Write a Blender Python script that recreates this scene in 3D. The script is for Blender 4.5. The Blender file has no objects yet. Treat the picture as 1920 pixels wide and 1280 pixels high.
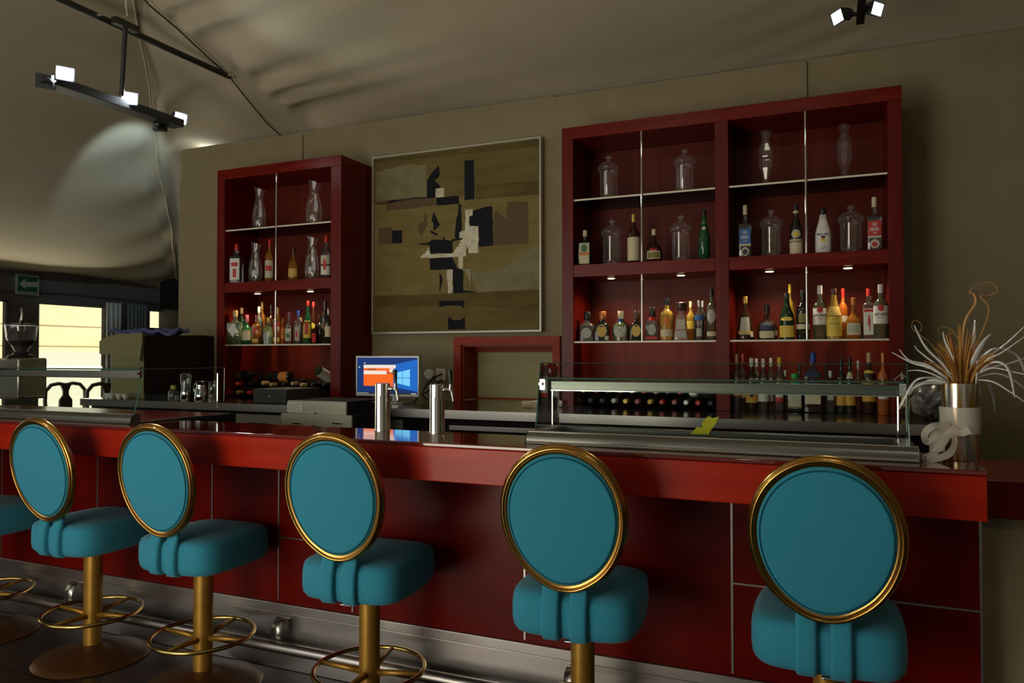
import bpy, math, random
from math import sin, cos, pi, radians as R, atan2, hypot
from mathutils import Vector, Matrix
random.seed(7)
scene = bpy.context.scene
COL = scene.collection

# ------------------------------------------------------------------ camera
YAW, PITCH, ROLL, FPX = -0.40595, 0.01973, -0.00096, 1400.93
EYE = Vector((0.0, -2.28567, 1.4))
FWD = Vector((sin(YAW)*cos(PITCH), cos(YAW)*cos(PITCH), sin(PITCH)))
RT0 = Vector((cos(YAW), -sin(YAW), 0)); UP0 = RT0.cross(FWD)
RT = cos(ROLL)*RT0 + sin(ROLL)*UP0; UP = -sin(ROLL)*RT0 + cos(ROLL)*UP0
cam_data = bpy.data.cameras.new('camera'); cam = bpy.data.objects.new('camera', cam_data); COL.objects.link(cam)
cam.matrix_world = Matrix(((RT.x, UP.x, -FWD.x, EYE.x), (RT.y, UP.y, -FWD.y, EYE.y), (RT.z, UP.z, -FWD.z, EYE.z), (0, 0, 0, 1)))
cam_data.sensor_width = 36.0; cam_data.lens = 36.0*FPX/1920.0; cam_data.clip_start = 0.05; cam_data.clip_end = 200
scene.camera = cam
def ray(x, y): return FWD + (x-960)/FPX*RT + (640-y)/FPX*UP
def atY(x, y, Y): d = ray(x, y); return EYE + d*((Y-EYE.y)/d.y)
def atX(x, y, X): d = ray(x, y); return EYE + d*((X-EYE.x)/d.x)
def atZ(x, y, Z): d = ray(x, y); return EYE + d*((Z-EYE.z)/d.z)
def mpp(P): return (Vector(P)-EYE).dot(FWD)/FPX      # metres per pixel at a point

# ------------------------------------------------------------------ light
scene.view_settings.view_transform = 'Standard'; scene.view_settings.look = 'None'
scene.view_settings.gamma = 1.0; scene.view_settings.exposure = 0.0; scene.view_settings.use_curve_mapping = False
w = bpy.data.worlds.new('daylight'); scene.world = w; w.use_nodes = True
w.node_tree.nodes['Background'].inputs[0].default_value = (1.0, 0.93, 0.80, 1)
w.node_tree.nodes['Background'].inputs[1].default_value = 0.17
def lamp(name, kind, loc, target, power, color=(1, 1, 1), size=0.1, spot=60, blend=0.5, size_y=None):
    l = bpy.data.lights.new(name, kind); l.energy = power; l.color = color
    if kind == 'AREA':
        l.size = size
        if size_y: l.shape = 'RECTANGLE'; l.size_y = size_y
    elif kind == 'SUN': l.angle = size
    else: l.shadow_soft_size = size
    if kind == 'SPOT': l.spot_size = R(spot); l.spot_blend = blend
    o = bpy.data.objects.new(name, l); COL.objects.link(o); o.location = loc
    if target is not None:
        o.rotation_euler = (Vector(target)-Vector(loc)).to_track_quat('-Z', 'Y').to_euler()
    return o
# sun on the houses outside the tent windows
lamp('sun', 'SUN', (0, 0, 8), (-6, -2.0, 1.0), 4.5, (1, .93, .80), 0.01)
# daylight coming through the open front of the tent, behind the photographer, and its left-hand windows
lamp('front_daylight', 'AREA', (-4.9, -4.5, 2.0), (-3.6, 1.0, 1.3), 66, (1.0, .97, .90), 5.0, size_y=2.2)
lamp('window_daylight', 'AREA', (-8.8, 2.0, 1.5), (-2, 0.4, 1.4), 34, (1.0, .93, .74), 4.5, size_y=1.6)
lamp('tent_fill', 'AREA', (-2.3, -3.2, .8), (-1.7, .8, 3.3), 50, (1.0, .90, .72), 1.6)  # added fill aimed upward to brighten the tent roof, no such fixture there
for sx_, tx_, pw_ in ((-2.6, -3.4, 9), (-1.3, -1.0, 6), (-.2, -.1, 4)): lamp('sparkle_spot', 'SPOT', (sx_, -.9, 3.35), (tx_, 2.2, 1.9), pw_, (1.0, .93, .80), 0.035, 60, 0.7)  # unseen spots added to put sparkle on the shelf bottles and glass

lamp('bar_spot', 'SPOT', (.5, -2.5, 3.2), (.15, .1, 1.0), 15, (1.0, .86, .66), .06, 38, 1.0)
# ------------------------------------------------------------------ materials
def mat(name, col, rough=0.5, metal=0.0, emit=None, es=1.0, coat=0.0, spec=0.5, trans=0.0, sheen=0.0):
    m = bpy.data.materials.new(name); m.use_nodes = True
    b = m.node_tree.nodes['Principled BSDF']
    b.inputs['Base Color'].default_value = (*col, 1); b.inputs['Roughness'].default_value = rough
    b.inputs['Metallic'].default_value = metal; b.inputs['Coat Weight'].default_value = coat
    b.inputs['Coat Roughness'].default_value = 0.08
    b.inputs['Specular IOR Level'].default_value = spec; b.inputs['Transmission Weight'].default_value = trans
    b.inputs['Sheen Weight'].default_value = sheen
    if emit: b.inputs['Emission Color'].default_value = (*emit, 1); b.inputs['Emission Strength'].default_value = es
    return m
def noisy(m, c1, c2, scale=(5, 5, 5), detail=4, bump=0.0, nscale=1.0, contrast=(.3, .7), rough=None, dist=0.0):
    nt = m.node_tree; N = nt.nodes; L = nt.links; b = N['Principled BSDF']
    tc = N.new('ShaderNodeTexCoord'); mp = N.new('ShaderNodeMapping'); mp.inputs['Scale'].default_value = scale
    no = N.new('ShaderNodeTexNoise'); no.inputs['Scale'].default_value = nscale; no.inputs['Detail'].default_value = detail
    no.inputs['Distortion'].default_value = dist
    cr = N.new('ShaderNodeValToRGB'); cr.color_ramp.elements[0].position = contrast[0]; cr.color_ramp.elements[1].position = contrast[1]
    cr.color_ramp.elements[0].color = (*c1, 1); cr.color_ramp.elements[1].color = (*c2, 1)
    L.new(tc.outputs['Object'], mp.inputs[0]); L.new(mp.outputs[0], no.inputs['Vector'])
    L.new(no.outputs['Fac'], cr.inputs[0]); L.new(cr.outputs[0], b.inputs['Base Color'])
    if bump:
        bu = N.new('ShaderNodeBump'); bu.inputs['Strength'].default_value = bump; bu.inputs['Distance'].default_value = 0.01
        L.new(no.outputs['Fac'], bu.inputs['Height']); L.new(bu.outputs[0], b.inputs['Normal'])
    if rough:
        mr = N.new('ShaderNodeMapRange'); mr.inputs['To Min'].default_value = rough[0]; mr.inputs['To Max'].default_value = rough[1]
        L.new(no.outputs['Fac'], mr.inputs['Value']); L.new(mr.outputs[0], b.inputs['Roughness'])
    return m
def glassy(name, tint, fres=0.35, body=0.0, bodycol=(1, 1, 1), rough=0.03):
    """thin clear glass: see-through with mirror-like reflections that grow at the edges, and an optional tinted body"""
    m = bpy.data.materials.new(name); m.use_nodes = True; nt = m.node_tree; N = nt.nodes; L = nt.links
    for n in list(N): N.remove(n)
    out = N.new('ShaderNodeOutputMaterial'); tr = N.new('ShaderNodeBsdfTransparent'); tr.inputs[0].default_value = (*tint, 1)
    gl = N.new('ShaderNodeBsdfGlossy'); gl.inputs['Roughness'].default_value = rough
    fr = N.new('ShaderNodeLayerWeight'); fr.inputs['Blend'].default_value = fres
    mx = N.new('ShaderNodeMixShader'); base = tr.outputs[0]
    if body > 0:
        df = N.new('ShaderNodeBsdfDiffuse'); df.inputs[0].default_value = (*bodycol, 1)
        m2 = N.new('ShaderNodeMixShader'); m2.inputs[0].default_value = body
        L.new(tr.outputs[0], m2.inputs[1]); L.new(df.outputs[0], m2.inputs[2]); base = m2.outputs[0]
    L.new(fr.outputs['Fresnel'], mx.inputs[0]); L.new(base, mx.inputs[1]); L.new(gl.outputs[0], mx.inputs[2])
    L.new(mx.outputs[0], out.inputs[0])
    return m

MT = {}
def jarglass(name):
    """thick hand-blown glass: clear in the middle, bright and reflective towards the outline"""
    m = bpy.data.materials.new(name); m.use_nodes = True; nt = m.node_tree; N = nt.nodes; L = nt.links
    for n in list(N): N.remove(n)
    out = N.new('ShaderNodeOutputMaterial'); tr = N.new('ShaderNodeBsdfTransparent'); tr.inputs[0].default_value = (.97, .97, .965, 1)
    gl = N.new('ShaderNodeBsdfGlossy'); gl.inputs['Roughness'].default_value = .03; df = N.new('ShaderNodeBsdfDiffuse'); df.inputs[0].default_value = (.75, .72, .68, 1)
    m2 = N.new('ShaderNodeMixShader'); m2.inputs[0].default_value = .20; L.new(gl.outputs[0], m2.inputs[1]); L.new(df.outputs[0], m2.inputs[2])
    lw = N.new('ShaderNodeLayerWeight'); lw.inputs['Blend'].default_value = .5
    p = N.new('ShaderNodeMath'); p.operation = 'POWER'; p.inputs[1].default_value = 2.4; L.new(lw.outputs['Facing'], p.inputs[0])
    a = N.new('ShaderNodeMath'); a.operation = 'MULTIPLY_ADD'; a.inputs[1].default_value = .88; a.inputs[2].default_value = .12; L.new(p.outputs[0], a.inputs[0])
    mx = N.new('ShaderNodeMixShader'); L.new(a.outputs[0], mx.inputs[0]); L.new(tr.outputs[0], mx.inputs[1]); L.new(m2.outputs[0], mx.inputs[2]); L.new(mx.outputs[0], out.inputs[0])
    return m
WR = (.155, .0085, .0035)
MT['wood'] = noisy(mat('mahogany veneer', WR, .30, coat=.0, spec=.22), (.110, .0040, .0014), (.180, .0095, .0030), (2.5, 20, 30), 5, nscale=1.2, rough=(.26, .36))
MT['wood_v'] = noisy(mat('mahogany veneer upright', WR, .30, coat=.0, spec=.22), (.095, .0038, .0014), (.145, .0075, .0026), (22, 20, 1.6), 5, nscale=1.2, rough=(.26, .38))
MT['woodback'] = noisy(mat('mahogany back panel', WR, .38, spec=.16), (.085, .0090, .0035), (.125, .0150, .0060), (20, 20, 1.4), 5, nscale=1.2)
MT['bartop'] = noisy(mat('lacquered mahogany', WR, .06, coat=1.0), (.10, .006, .003), (.17, .010, .005), (2, 18, 18), 5, nscale=1.2)
MT['barface'] = noisy(mat('cherry fascia', WR, .30, coat=.04, spec=.18), (.27, .0090, .0018), (.40, .020, .0036), (1.6, 20, 22), 6, nscale=1.1, contrast=(.25, .75), dist=.3)
MT['panel'] = noisy(mat('dark red front panel', WR, .28, coat=.0, spec=.14), (.085, .0020, .0010), (.135, .0036, .0014), (1.5, 6, 6), 4, nscale=1)
MT['pine'] = noisy(mat('stained pine', (.3, .03, .008), .45, spec=.2), (.22, .018, .003), (.34, .036, .006), (3, 18, 18), 5, nscale=1, dist=.6)
MT['taupe'] = noisy(mat('taupe wall', (.25, .22, .15), .85, spec=.2), (.245, .205, .118), (.272, .228, .134), (3, 3, 3), 6, nscale=2, bump=.05)
MT['tent'] = noisy(mat('tent membrane', (.5, .43, .32), .8, spec=.25), (.47, .415, .29), (.54, .475, .34), (1, 1, 1), 3, nscale=1.2)
MT['valance'] = noisy(mat('grey valance', (.12, .1, .09), .9, spec=.1), (.10, .088, .080), (.13, .115, .105), (2, 2, 2), 3, nscale=1)
MT['seam'] = mat('dark seam', (.06, .045, .02), .8)
MT['floor'] = mat('dark floor boards', (.03, .015, .01), .35)
MT['teal'] = noisy(mat('teal upholstery', (.02, .2, .27), .85, spec=.2, sheen=.15), (.026, .222, .330), (.031, .262, .380), (300, 300, 300), 2, bump=.06, nscale=1)
MT['tealdark'] = mat('teal seam', (.008, .09, .13), .9, spec=.1)
MT['gold'] = mat('antique gold frame', (.50, .275, .068), .24, 1.0)
MT['brass'] = mat('worn brass', (.55, .40, .13), .22, 1.0)
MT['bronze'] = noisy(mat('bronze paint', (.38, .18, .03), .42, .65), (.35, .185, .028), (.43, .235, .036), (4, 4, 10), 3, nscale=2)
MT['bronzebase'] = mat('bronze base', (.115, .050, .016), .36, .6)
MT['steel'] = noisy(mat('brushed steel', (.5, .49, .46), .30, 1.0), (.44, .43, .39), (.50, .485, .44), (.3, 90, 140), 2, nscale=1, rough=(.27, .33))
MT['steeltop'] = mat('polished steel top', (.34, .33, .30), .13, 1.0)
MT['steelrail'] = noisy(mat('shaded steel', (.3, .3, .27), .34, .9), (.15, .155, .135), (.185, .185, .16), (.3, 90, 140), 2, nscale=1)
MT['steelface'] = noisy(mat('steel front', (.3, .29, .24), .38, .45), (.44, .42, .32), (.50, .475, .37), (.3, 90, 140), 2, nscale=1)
MT['steeldark'] = noisy(mat('dull steel kick plate', (.33, .32, .31), .36, 1.0), (.34, .32, .31), (.50, .47, .45), (1.2, 4, 6), 4, nscale=1, rough=(.28, .42))
MT['chrome'] = mat('chrome', (.85, .85, .83), .05, 1.0)
MT['black'] = mat('black plastic', (.008, .008, .009), .35)
MT['blackm'] = mat('black matt', (.012, .011, .011), .8, spec=.2)
MT['darkcab'] = mat('dark under-counter', (.010, .009, .008), .7, spec=.2)
MT['charcoal'] = mat('charcoal box', (.025, .027, .030), .5)
MT['fixture'] = mat('fixture housing', (.05, .055, .06), .5, .5)
MT['glow'] = mat('lamp glow', (1, 1, 1), .5, emit=(.93, .97, 1.0), es=90)
MT['glow2'] = mat('lamp glow dimmer', (1, 1, 1), .5, emit=(.95, .98, 1.0), es=6)
MT['puck'] = mat('puck lamp glow', (1, .9, .6), .5, emit=(1, .82, .45), es=6)
MT['glass'] = glassy('clear glass', (.97, .98, .97), .10)
MT['jar'] = jarglass('jar glass')
MT['caseglass'] = glassy('display case glass', (.93, .97, .95), .08)
MT['glassedge'] = glassy('glass edge', (.25, .50, .42), .5, .35, (.05, .20, .16))
MT['shelfedge'] = mat('shelf front edge', (.80, .76, .60), .3, 0)
MT['cream'] = mat('cream', (.62, .55, .38), .6)
MT['white'] = mat('white', (.75, .74, .70), .5)
MT['beige'] = mat('beige shutter', (.40, .39, .20), .7, spec=.2)
MT['yellow'] = mat('yellow cloth', (.75, .66, .03), .8)
MT['blue'] = mat('blue cloth', (.075, .09, .24), .9)
MT['facade'] = noisy(mat('sunlit cream facade', (.8, .75, .55), .9), (.85, .78, .52), (.92, .87, .66), (.5, .5, 3), 3, nscale=1)
MT['facadeline'] = mat('facade joint', (.55, .42, .25), .9)
MT['curtain'] = mat('grey green curtain', (.14, .17, .16), .9)
MT['curtain2'] = mat('pale curtain', (.50, .54, .50), .9)
MT['redrope'] = mat('rope', (.5, .4, .24), .8)
def C(name, col, rough=.45, **k):
    if name not in MT: MT[name] = mat(name, col, rough, **k)
    return name
# floor boards
nt = MT['floor'].node_tree; br = nt.nodes.new('ShaderNodeTexBrick'); tc = nt.nodes.new('ShaderNodeTexCoord')
br.inputs['Scale'].default_value = 1.0; br.inputs['Brick Width'].default_value = 1.2; br.inputs['Row Height'].default_value = .14
br.inputs['Mortar Size'].default_value = .006
br.inputs['Color1'].default_value = (.030, .013, .008, 1); br.inputs['Color2'].default_value = (.018, .009, .006, 1); br.inputs['Mortar'].default_value = (.003, .002, .002, 1)
nt.links.new(tc.outputs['Object'], br.inputs['Vector']); nt.links.new(br.outputs['Color'], nt.nodes['Principled BSDF'].inputs['Base Color'])

# ------------------------------------------------------------------ mesh helpers
class MB:
    def __init__(s): s.v = []; s.f = []; s.m = []
    def add(s, vs, fs, m=0):
        o = len(s.v); s.v += [tuple(p) for p in vs]; s.f += [tuple(i+o for i in f) for f in fs]; s.m += [m]*len(fs); return s
    def box(s, x0, x1, y0, y1, z0, z1, m=0):
        return s.add([(x0, y0, z0), (x1, y0, z0), (x1, y1, z0), (x0, y1, z0), (x0, y0, z1), (x1, y0, z1), (x1, y1, z1), (x0, y1, z1)],
                     [(0, 3, 2, 1), (4, 5, 6, 7), (0, 1, 5, 4), (1, 2, 6, 5), (2, 3, 7, 6), (3, 0, 4, 7)], m)
    def obox(s, c, ax, ay, az, m=0):
        """box from its centre and three half-extent vectors"""
        c = Vector(c); vs = []
        for sz in (-1, 1):
            for sx, sy in ((-1, -1), (1, -1), (1, 1), (-1, 1)): vs.append(c+sx*Vector(ax)+sy*Vector(ay)+sz*Vector(az))
        return s.add(vs, [(0, 3, 2, 1), (4, 5, 6, 7), (0, 1, 5, 4), (1, 2, 6, 5), (2, 3, 7, 6), (3, 0, 4, 7)], m)
    def lathe(s, prof, c=(0, 0, 0), seg=24, m=0, sq=0.0, rot=0.0, cap=True):
        """prof: list of (radius, z); sq > 0 squares the section"""
        vs = []; fs = []
        for r, z in prof:
            for i in range(seg):
                a = 2*pi*i/seg+rot; k = sect(a-rot, sq)
                vs.append((c[0]+r*k*cos(a), c[1]+r*k*sin(a), c[2]+z))
        for j in range(len(prof)-1):
            for i in range(seg):
                i2 = (i+1) % seg; fs.append((j*seg+i, j*seg+i2, (j+1)*seg+i2, (j+1)*seg+i))
        if cap:
            fs.append(tuple(reversed(range(seg)))); n = (len(prof)-1)*seg; fs.append(tuple(n+i for i in range(seg)))
        return s.add(vs, fs, m)
    def tube(s, pts, r, seg=8, closed=False, m=0, flat=None):
        """sweep a circle (or, with flat, an ellipse r x flat) along points; r may be a list"""
        pts = [Vector(p) for p in pts]; n = len(pts); vs = []; fs = []; prev = None
        for i, p in enumerate(pts):
            a = pts[(i-1) % n] if (closed or i > 0) else p; b = pts[(i+1) % n] if (closed or i < n-1) else p
            t = (b-a).normalized()
            if prev is None:
                u = t.cross(Vector((0, 0, 1)))
                if u.length < .01: u = t.cross(Vector((1, 0, 0)))
            else: u = prev-t*prev.dot(t)
            u.normalize(); prev = u; v = t.cross(u); rr = r[i] if isinstance(r, (list, tuple)) else r
            fl = rr if flat is None else (flat[i] if isinstance(flat, (list, tuple)) else flat)
            for k in range(seg): an = 2*pi*k/seg; vs.append(p+u*rr*cos(an)+v*fl*sin(an))
        for i in range(n if closed else n-1):
            j = (i+1) % n
            for k in range(seg): k2 = (k+1) % seg; fs.append((i*seg+k, i*seg+k2, j*seg+k2, j*seg+k))
        if not closed: fs.append(tuple(reversed(range(seg)))); fs.append(tuple((n-1)*seg+k for k in range(seg)))
        return s.add(vs, fs, m)
    def prism(s, poly, o, ex, ey, ez, m=0):
        """2-D polygon in plane (ex, ey) at o, thickened by vector ez"""
        o = Vector(o); ex = Vector(ex); ey = Vector(ey); ez = Vector(ez); n = len(poly)
        vs = [o+ex*a+ey*b for a, b in poly]+[o+ex*a+ey*b+ez for a, b in poly]
        fs = [tuple(range(n)), tuple(reversed(range(n, 2*n)))]+[(i, (i+1) % n, n+(i+1) % n, n+i) for i in range(n)]
        return s.add(vs, fs, m)
    def grid(s, fn, nu, nv, m=0):
        vs = [fn(i/nu, j/nv) for j in range(nv+1) for i in range(nu+1)]
        return s.add(vs, [(j*(nu+1)+i, j*(nu+1)+i+1, (j+1)*(nu+1)+i+1, (j+1)*(nu+1)+i) for j in range(nv) for i in range(nu)], m)
    def build(s, name, mats, parent=None, smooth=None, bevel=0, segs=2, loc=None, solid=0, subsurf=0):
        if isinstance(mats, str): mats = [mats]
        me = bpy.data.meshes.new(name); off = Vector((0, 0, 0))
        q = parent
        while q is not None: off += q.location; q = q.parent
        if loc is None and parent is None: loc = (0, 0, 0)
        if loc is not None: off = off+Vector(loc)
        me.from_pydata([Vector(p)-off for p in s.v], [], s.f)
        for k in mats: me.materials.append(MT[k])
        for i, p in enumerate(me.polygons): p.material_index = s.m[i]
        me.update()
        o = bpy.data.objects.new(name, me); COL.objects.link(o); o.parent = parent
        if loc is not None: o.location = loc
        if smooth:
            for p in me.polygons: p.use_smooth = True
            if smooth is not True: me.set_sharp_from_angle(angle=R(smooth))
        if solid: md = o.modifiers.new('thickness', 'SOLIDIFY'); md.thickness = solid
        if bevel:
            md = o.modifiers.new('edge', 'BEVEL'); md.width = bevel; md.segments = segs; md.limit_method = 'ANGLE'; md.angle_limit = R(40)
            for p in me.polygons: p.use_smooth = True
            me.set_sharp_from_angle(angle=R(35))
        if subsurf: md = o.modifiers.new('subd', 'SUBSURF'); md.levels = subsurf; md.render_levels = subsurf
        return o
def sect(a, sq):
    if sq <= 0: return 1.0
    e = 2+sq*6
    return (abs(cos(a))**e+abs(sin(a))**e)**(-1/e)
def thing(name, label, cat, loc=(0, 0, 0), group=None):
    o = bpy.data.objects.new(name, None); o.empty_display_size = .05; COL.objects.link(o); o.location = loc
    o['label'] = label; o['category'] = cat
    if group: o['group'] = group
    return o
def tag(o, label, cat, group=None, kind=None):
    o['label'] = label; o['category'] = cat
    if group: o['group'] = group
    if kind: o['kind'] = kind
    return o
def struct(o, label=None):
    o['kind'] = 'structure'
    if label: o['label'] = label
    return o
def dup(src, loc, label, parent=None):
    c = src.copy(); COL.objects.link(c)
    if parent: c.parent = parent
    else: c.location = loc; c['label'] = label
    for ch in src.children: dup(ch, None, None, c)
    return c
def text_mesh(txt, width, height, bold=0.0):
    """letters as 2-D triangles centred on the origin, fitted to width x height: (verts, faces)"""
    cu = bpy.data.curves.new('lettering', 'FONT'); cu.body = txt; cu.align_x = 'CENTER'; cu.align_y = 'CENTER'; cu.offset = bold
    cu.resolution_u = 2
    o = bpy.data.objects.new('lettering', cu); COL.objects.link(o); bpy.context.view_layer.update()
    me = bpy.data.meshes.new_from_object(o); vs = [v.co.copy() for v in me.vertices]; fs = [tuple(p.vertices) for p in me.polygons]
    bpy.data.objects.remove(o); bpy.data.curves.remove(cu); bpy.data.meshes.remove(me)
    x0 = min(v.x for v in vs); x1 = max(v.x for v in vs); y0 = min(v.y for v in vs); y1 = max(v.y for v in vs)
    return [((v.x-(x0+x1)/2)*width/(x1-x0), (v.y-(y0+y1)/2)*height/(y1-y0)) for v in vs], fs

# ------------------------------------------------------------------ setting
YWALL, YCAB, ZTOP = 2.3, 1.92, 1.10
FLOOR = 0.04
m = MB(); m.box(-12, 4.2, -6.5, 6.2, FLOOR-.1, FLOOR); struct(m.build('floor', 'floor'))
def zB(Y): return 3.145-.19*(Y-2.3)
HIP = [(6.6, -9.6), (5.9, -8.9), (3.73, -6.65), (2.41, -5.36), (1.69, -4.59), (.96, -3.86), (-1, -1.95), (-3.6, .6)]
def hipX(Y):
    for (a, xa), (b, xb) in zip(HIP, HIP[1:]):
        if a >= Y >= b: return xa+(xb-xa)*(Y-a)/(b-a)
    return HIP[-1][1] if Y < -3.6 else HIP[0][1]
def fold(X, Y):
    d = X+3.62; z = 0
    if d > 0:
        z += .040*math.exp(-d/.55)*sin(Y*21+2.0*sin(Y*7)+d*3)*min(1, d*12)
        z += .010*math.exp(-d/1.2)*sin(Y*9+1)
        z += .016*math.exp(-((X+1.0)/1.5)**2)*sin(Y*3.0+X)*.6
    if X > -1.2 and X < .2: z += .010*math.exp(-(.2-X)/.5)*sin((Y+X*.4)*26)*max(0, (Y-1.2))
    e = X-hipX(Y)
    if 0 <= e < 1.6 and Y > 1.6: z += .060*math.exp(-e/.5)*sin((Y+X*.8)*7)*min(1, e*8)
    return z
def fB(u, v):
    Y = -3.6+9.6*v; x0 = hipX(Y); X = x0+(3.6-x0)*(u**1.5)
    return (X, Y, zB(Y)+fold(X, Y))
m = MB(); m.grid(fB, 190, 150); struct(m.build('ceiling', 'tent', smooth=True), 'taupe tent roof slope over the bar')
def fA(u, v):
    Y = -3.6+9.6*v; xh = hipX(Y); X = -9.45+(xh+9.45)*u; z0 = 2.50; z1 = zB(Y)
    L = xh+9.45; sag = -.18*sin(pi*u)*min(1, L/3)
    wr = .045*math.exp(-(xh-X)/.6)*sin((Y-X*.5)*5.2)*min(1, (xh-X)*6) if Y > 1.8 else 0
    wr += .03*math.exp(-(X+9.45)/.5)*sin(Y*3.1)*min(1, (X+9.45)*5)
    return (X, Y, z0+(z1-z0)*(u**1.15)+sag+wr)
m = MB(); m.grid(fA, 90, 110); struct(m.build('ceiling_hip', 'tent', smooth=True), 'tent roof slope falling to the windows')
# seams and gathered hip edge
def B3(px, py, dz=0):
    d = ray(px, py); t = (3.145-.19*(EYE.y-2.3)-EYE.z)/(d.z+.19*d.y); p = EYE+d*t; p.z += dz; return p
m = MB(); m.tube([B3(x, y, -.030) for x, y in ((262, -22), (280, 0), (330, 42), (370, 80), (430, 135), (465, 180), (500, 222), (530, 250))], .0055, 6)
struct(m.build('trim_seam', 'seam', smooth=True), 'dark piped seam of the tent roof')
hp = []
for i in range(26):
    Y = 5.85-i*.23; hp.append((hipX(Y)+.010*sin(i*1.7), Y, zB(Y)-.02-.012*sin(i*1.1)))
m = MB(); m.tube(hp, [.013-.0003*i for i in range(26)], 8); struct(m.build('trim_hip', 'tent', smooth=True), 'gathered hip edge of the tent roof')
# back wall with its hatch opening
HX0, HX1, HZ0, HZ1 = -2.342, -1.673, 1.10, 1.478
m = MB()
poly = [(-4.975, 0), (HX0, 0), (HX0, 3.115)]+[(-4.975+.05*(1-sin(a)), 3.115-.05*(1-cos(a))) for a in [R(0), R(30), R(60), R(90)]]
poly[3:] = [(-4.925, 3.115), (-4.955, 3.107), (-4.968, 3.092), (-4.975, 3.06)]
m.prism(poly, (0, YWALL, 0), (1, 0, 0), (0, 0, 1), (0, .03, 0))
m.box(HX1, 3.6, YWALL, YWALL+.03, 0, 3.10); m.box(HX0, HX1, YWALL, YWALL+.03, HZ1, 3.11); m.box(HX0, HX1, YWALL, YWALL+.03, 0, HZ0-.03)
struct(m.build('wall_back', 'taupe'), 'taupe back wall behind the bar')
def post(n, px, w):
    P = atY(px, 180, YWALL); q = MB(); q.box(P.x-w/2, P.x+w/2, YWALL-.014, YWALL+.001, 1.2, 3.09); struct(q.build(n, 'taupe', bevel=.002))
post('trim_1', 568, .012); post('trim_2', 1507, .036)
# window side of the tent
WX = -9.4
def wy(px, py): return atX(px, py, WX)
y1 = wy(13, 562).y; y2a = wy(70, 567).y; y2b = wy(198, 573).y; y3a = wy(278, 577).y; y3b = wy(305, 579).y; z3 = wy(290, 617).z
zt = 2.10
m = MB(); T = .08
def wb(ya, yb, za, zb): m.box(WX-T, WX, ya, yb, za, zb)
wb(-6, 6.2, zt, 2.75); wb(-6, 6.2, 0, .35); wb(-6, y1-1.5, .35, zt); wb(y1, y2a, .35, zt); wb(y2b, y3a, .35, zt); wb(y3b, 6.2, .35, zt); wb(y3a, y3b, .35, z3)
struct(m.build('wall_left', 'valance'), 'grey canvas side of the tent with windows')
for n, (a, b, z) in enumerate(((y1-1.5, y1, .35), (y2a, y2b, .35), (y3a, y3b, z3))):
    f = MB()
    for ya, yb, za, zb in ((a-.02, a+.02, z, zt), (b-.02, b+.02, z, zt), (a, b, z-.02, z+.02), (a, b, zt-.02, zt+.02)): f.box(WX-.03, WX+.012, ya, yb, za, zb)
    fo = struct(f.build('window_%d' % (n+1), 'valance'))
    g = MB(); g.box(WX-.045, WX-.042, a, b, z, zt); g.build('window_pane', 'glass', fo)
def fV(u, v):
    Y = -6+12.2*u; z = 2.20+.36*v
    return (WX+.06+.025*sin(Y*2.3)*(1-v)+.03*sin(pi*v), Y, z+(.02*sin(Y*1.7) if v < .1 else 0))
m = MB(); m.grid(fV, 120, 6); struct(m.build('trim_valance', 'valance', smooth=True, solid=.01), 'grey valance above the windows')
m = MB(); m.box(WX, -4.9, 6.05, 6.15, 0, 2.9); m.box(-4.975, -4.9, YWALL+.12, 6.1, 0, 3.1); struct(m.build('wall_far', 'valance'))
m = MB(); m.box(3.6, 3.7, -6, 2.42, 0, 4.5); struct(m.build('wall_right', 'taupe'))
# outside
m = MB(); m.box(-15.2, -15, -3, 14, -.5, 6); 
for z in (.9, 1.62, 2.05): m.box(-15, -14.985, -3, 14, z, z+.012, 1)
m.box(-15, -14.96, 4.6, 5.2, 1.7, 2.5, 2); m.box(-15, -14.96, 7.4, 9.6, .2, 1.5, 2)
struct(m.build('wall_outside', ['facade', 'facadeline', 'white']), 'sunlit cream building outside the windows')
m = MB(); m.box(-15, WX-.1, -4, 14, -.12, -.02); struct(m.build('ground_outside', 'facade'))

# ------------------------------------------------------------------ front bar
BX0, BX1 = -4.75, .369
bar = thing('bar_counter', 'long lacquered mahogany bar counter with deep red front panels and steel plinth', 'bar counter', (-2.0, .2, FLOOR))
m = MB(); m.box(BX0, BX1, -.003, .345, 1.086, 1.10); m.build('countertop', 'bartop', bar, bevel=.003)
m = MB(); m.box(BX0, BX1-.002, 0, .045, .966, 1.0855); m.box(BX1-.047, BX1-.002, .0455, .34, .966, 1.0855); m.build('fascia', 'barface', bar, bevel=.003)
PE = atY(1843, 1000, .34).x
m = MB(); m.box(BX0, PE-.002, .34, .40, .30, .9655); m.box(BX0, BX1-.05, .34, .345, .966, 1.0855); m.box(PE-.06, PE-.002, .4005, .42, .06, .96); m.build('front_panel', 'panel', bar)
m = MB(); m.box(BX0, BX1-.05, .046, .339, .975, .985); m.build('soffit', 'darkcab', bar)
xs = [atY(px, 1000, .34).x for px in (4, 183, 398, 523, 662, 984, 1372, 1592, 1838)]
def strip(a, b, c, d): m = MB(); m.box(a, b, .3365, .3402, c, d); m.build('panel_strip', 'steel', bar)
for x in xs: strip(x-.0035, x+.0035, .333, .965)
zh = atY(540, 1008, .34).z; strip(xs[2]+.004, xs[3]-.004, zh-.003, zh+.003); strip(xs[3]+.004, xs[4]-.004, zh-.003, zh+.003)
zh = atY(1760, 1137, .34).z; strip(xs[6]+.004, xs[7]-.004, zh-.003, zh+.003); strip(xs[7]+.004, xs[8]-.004, zh-.003, zh+.003)
m = MB()
m.box(BX0, PE-.002, .325, .3395, .285, .325); m.box(BX0, PE-.002, .333, .3395, FLOOR, .2845)
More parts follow.
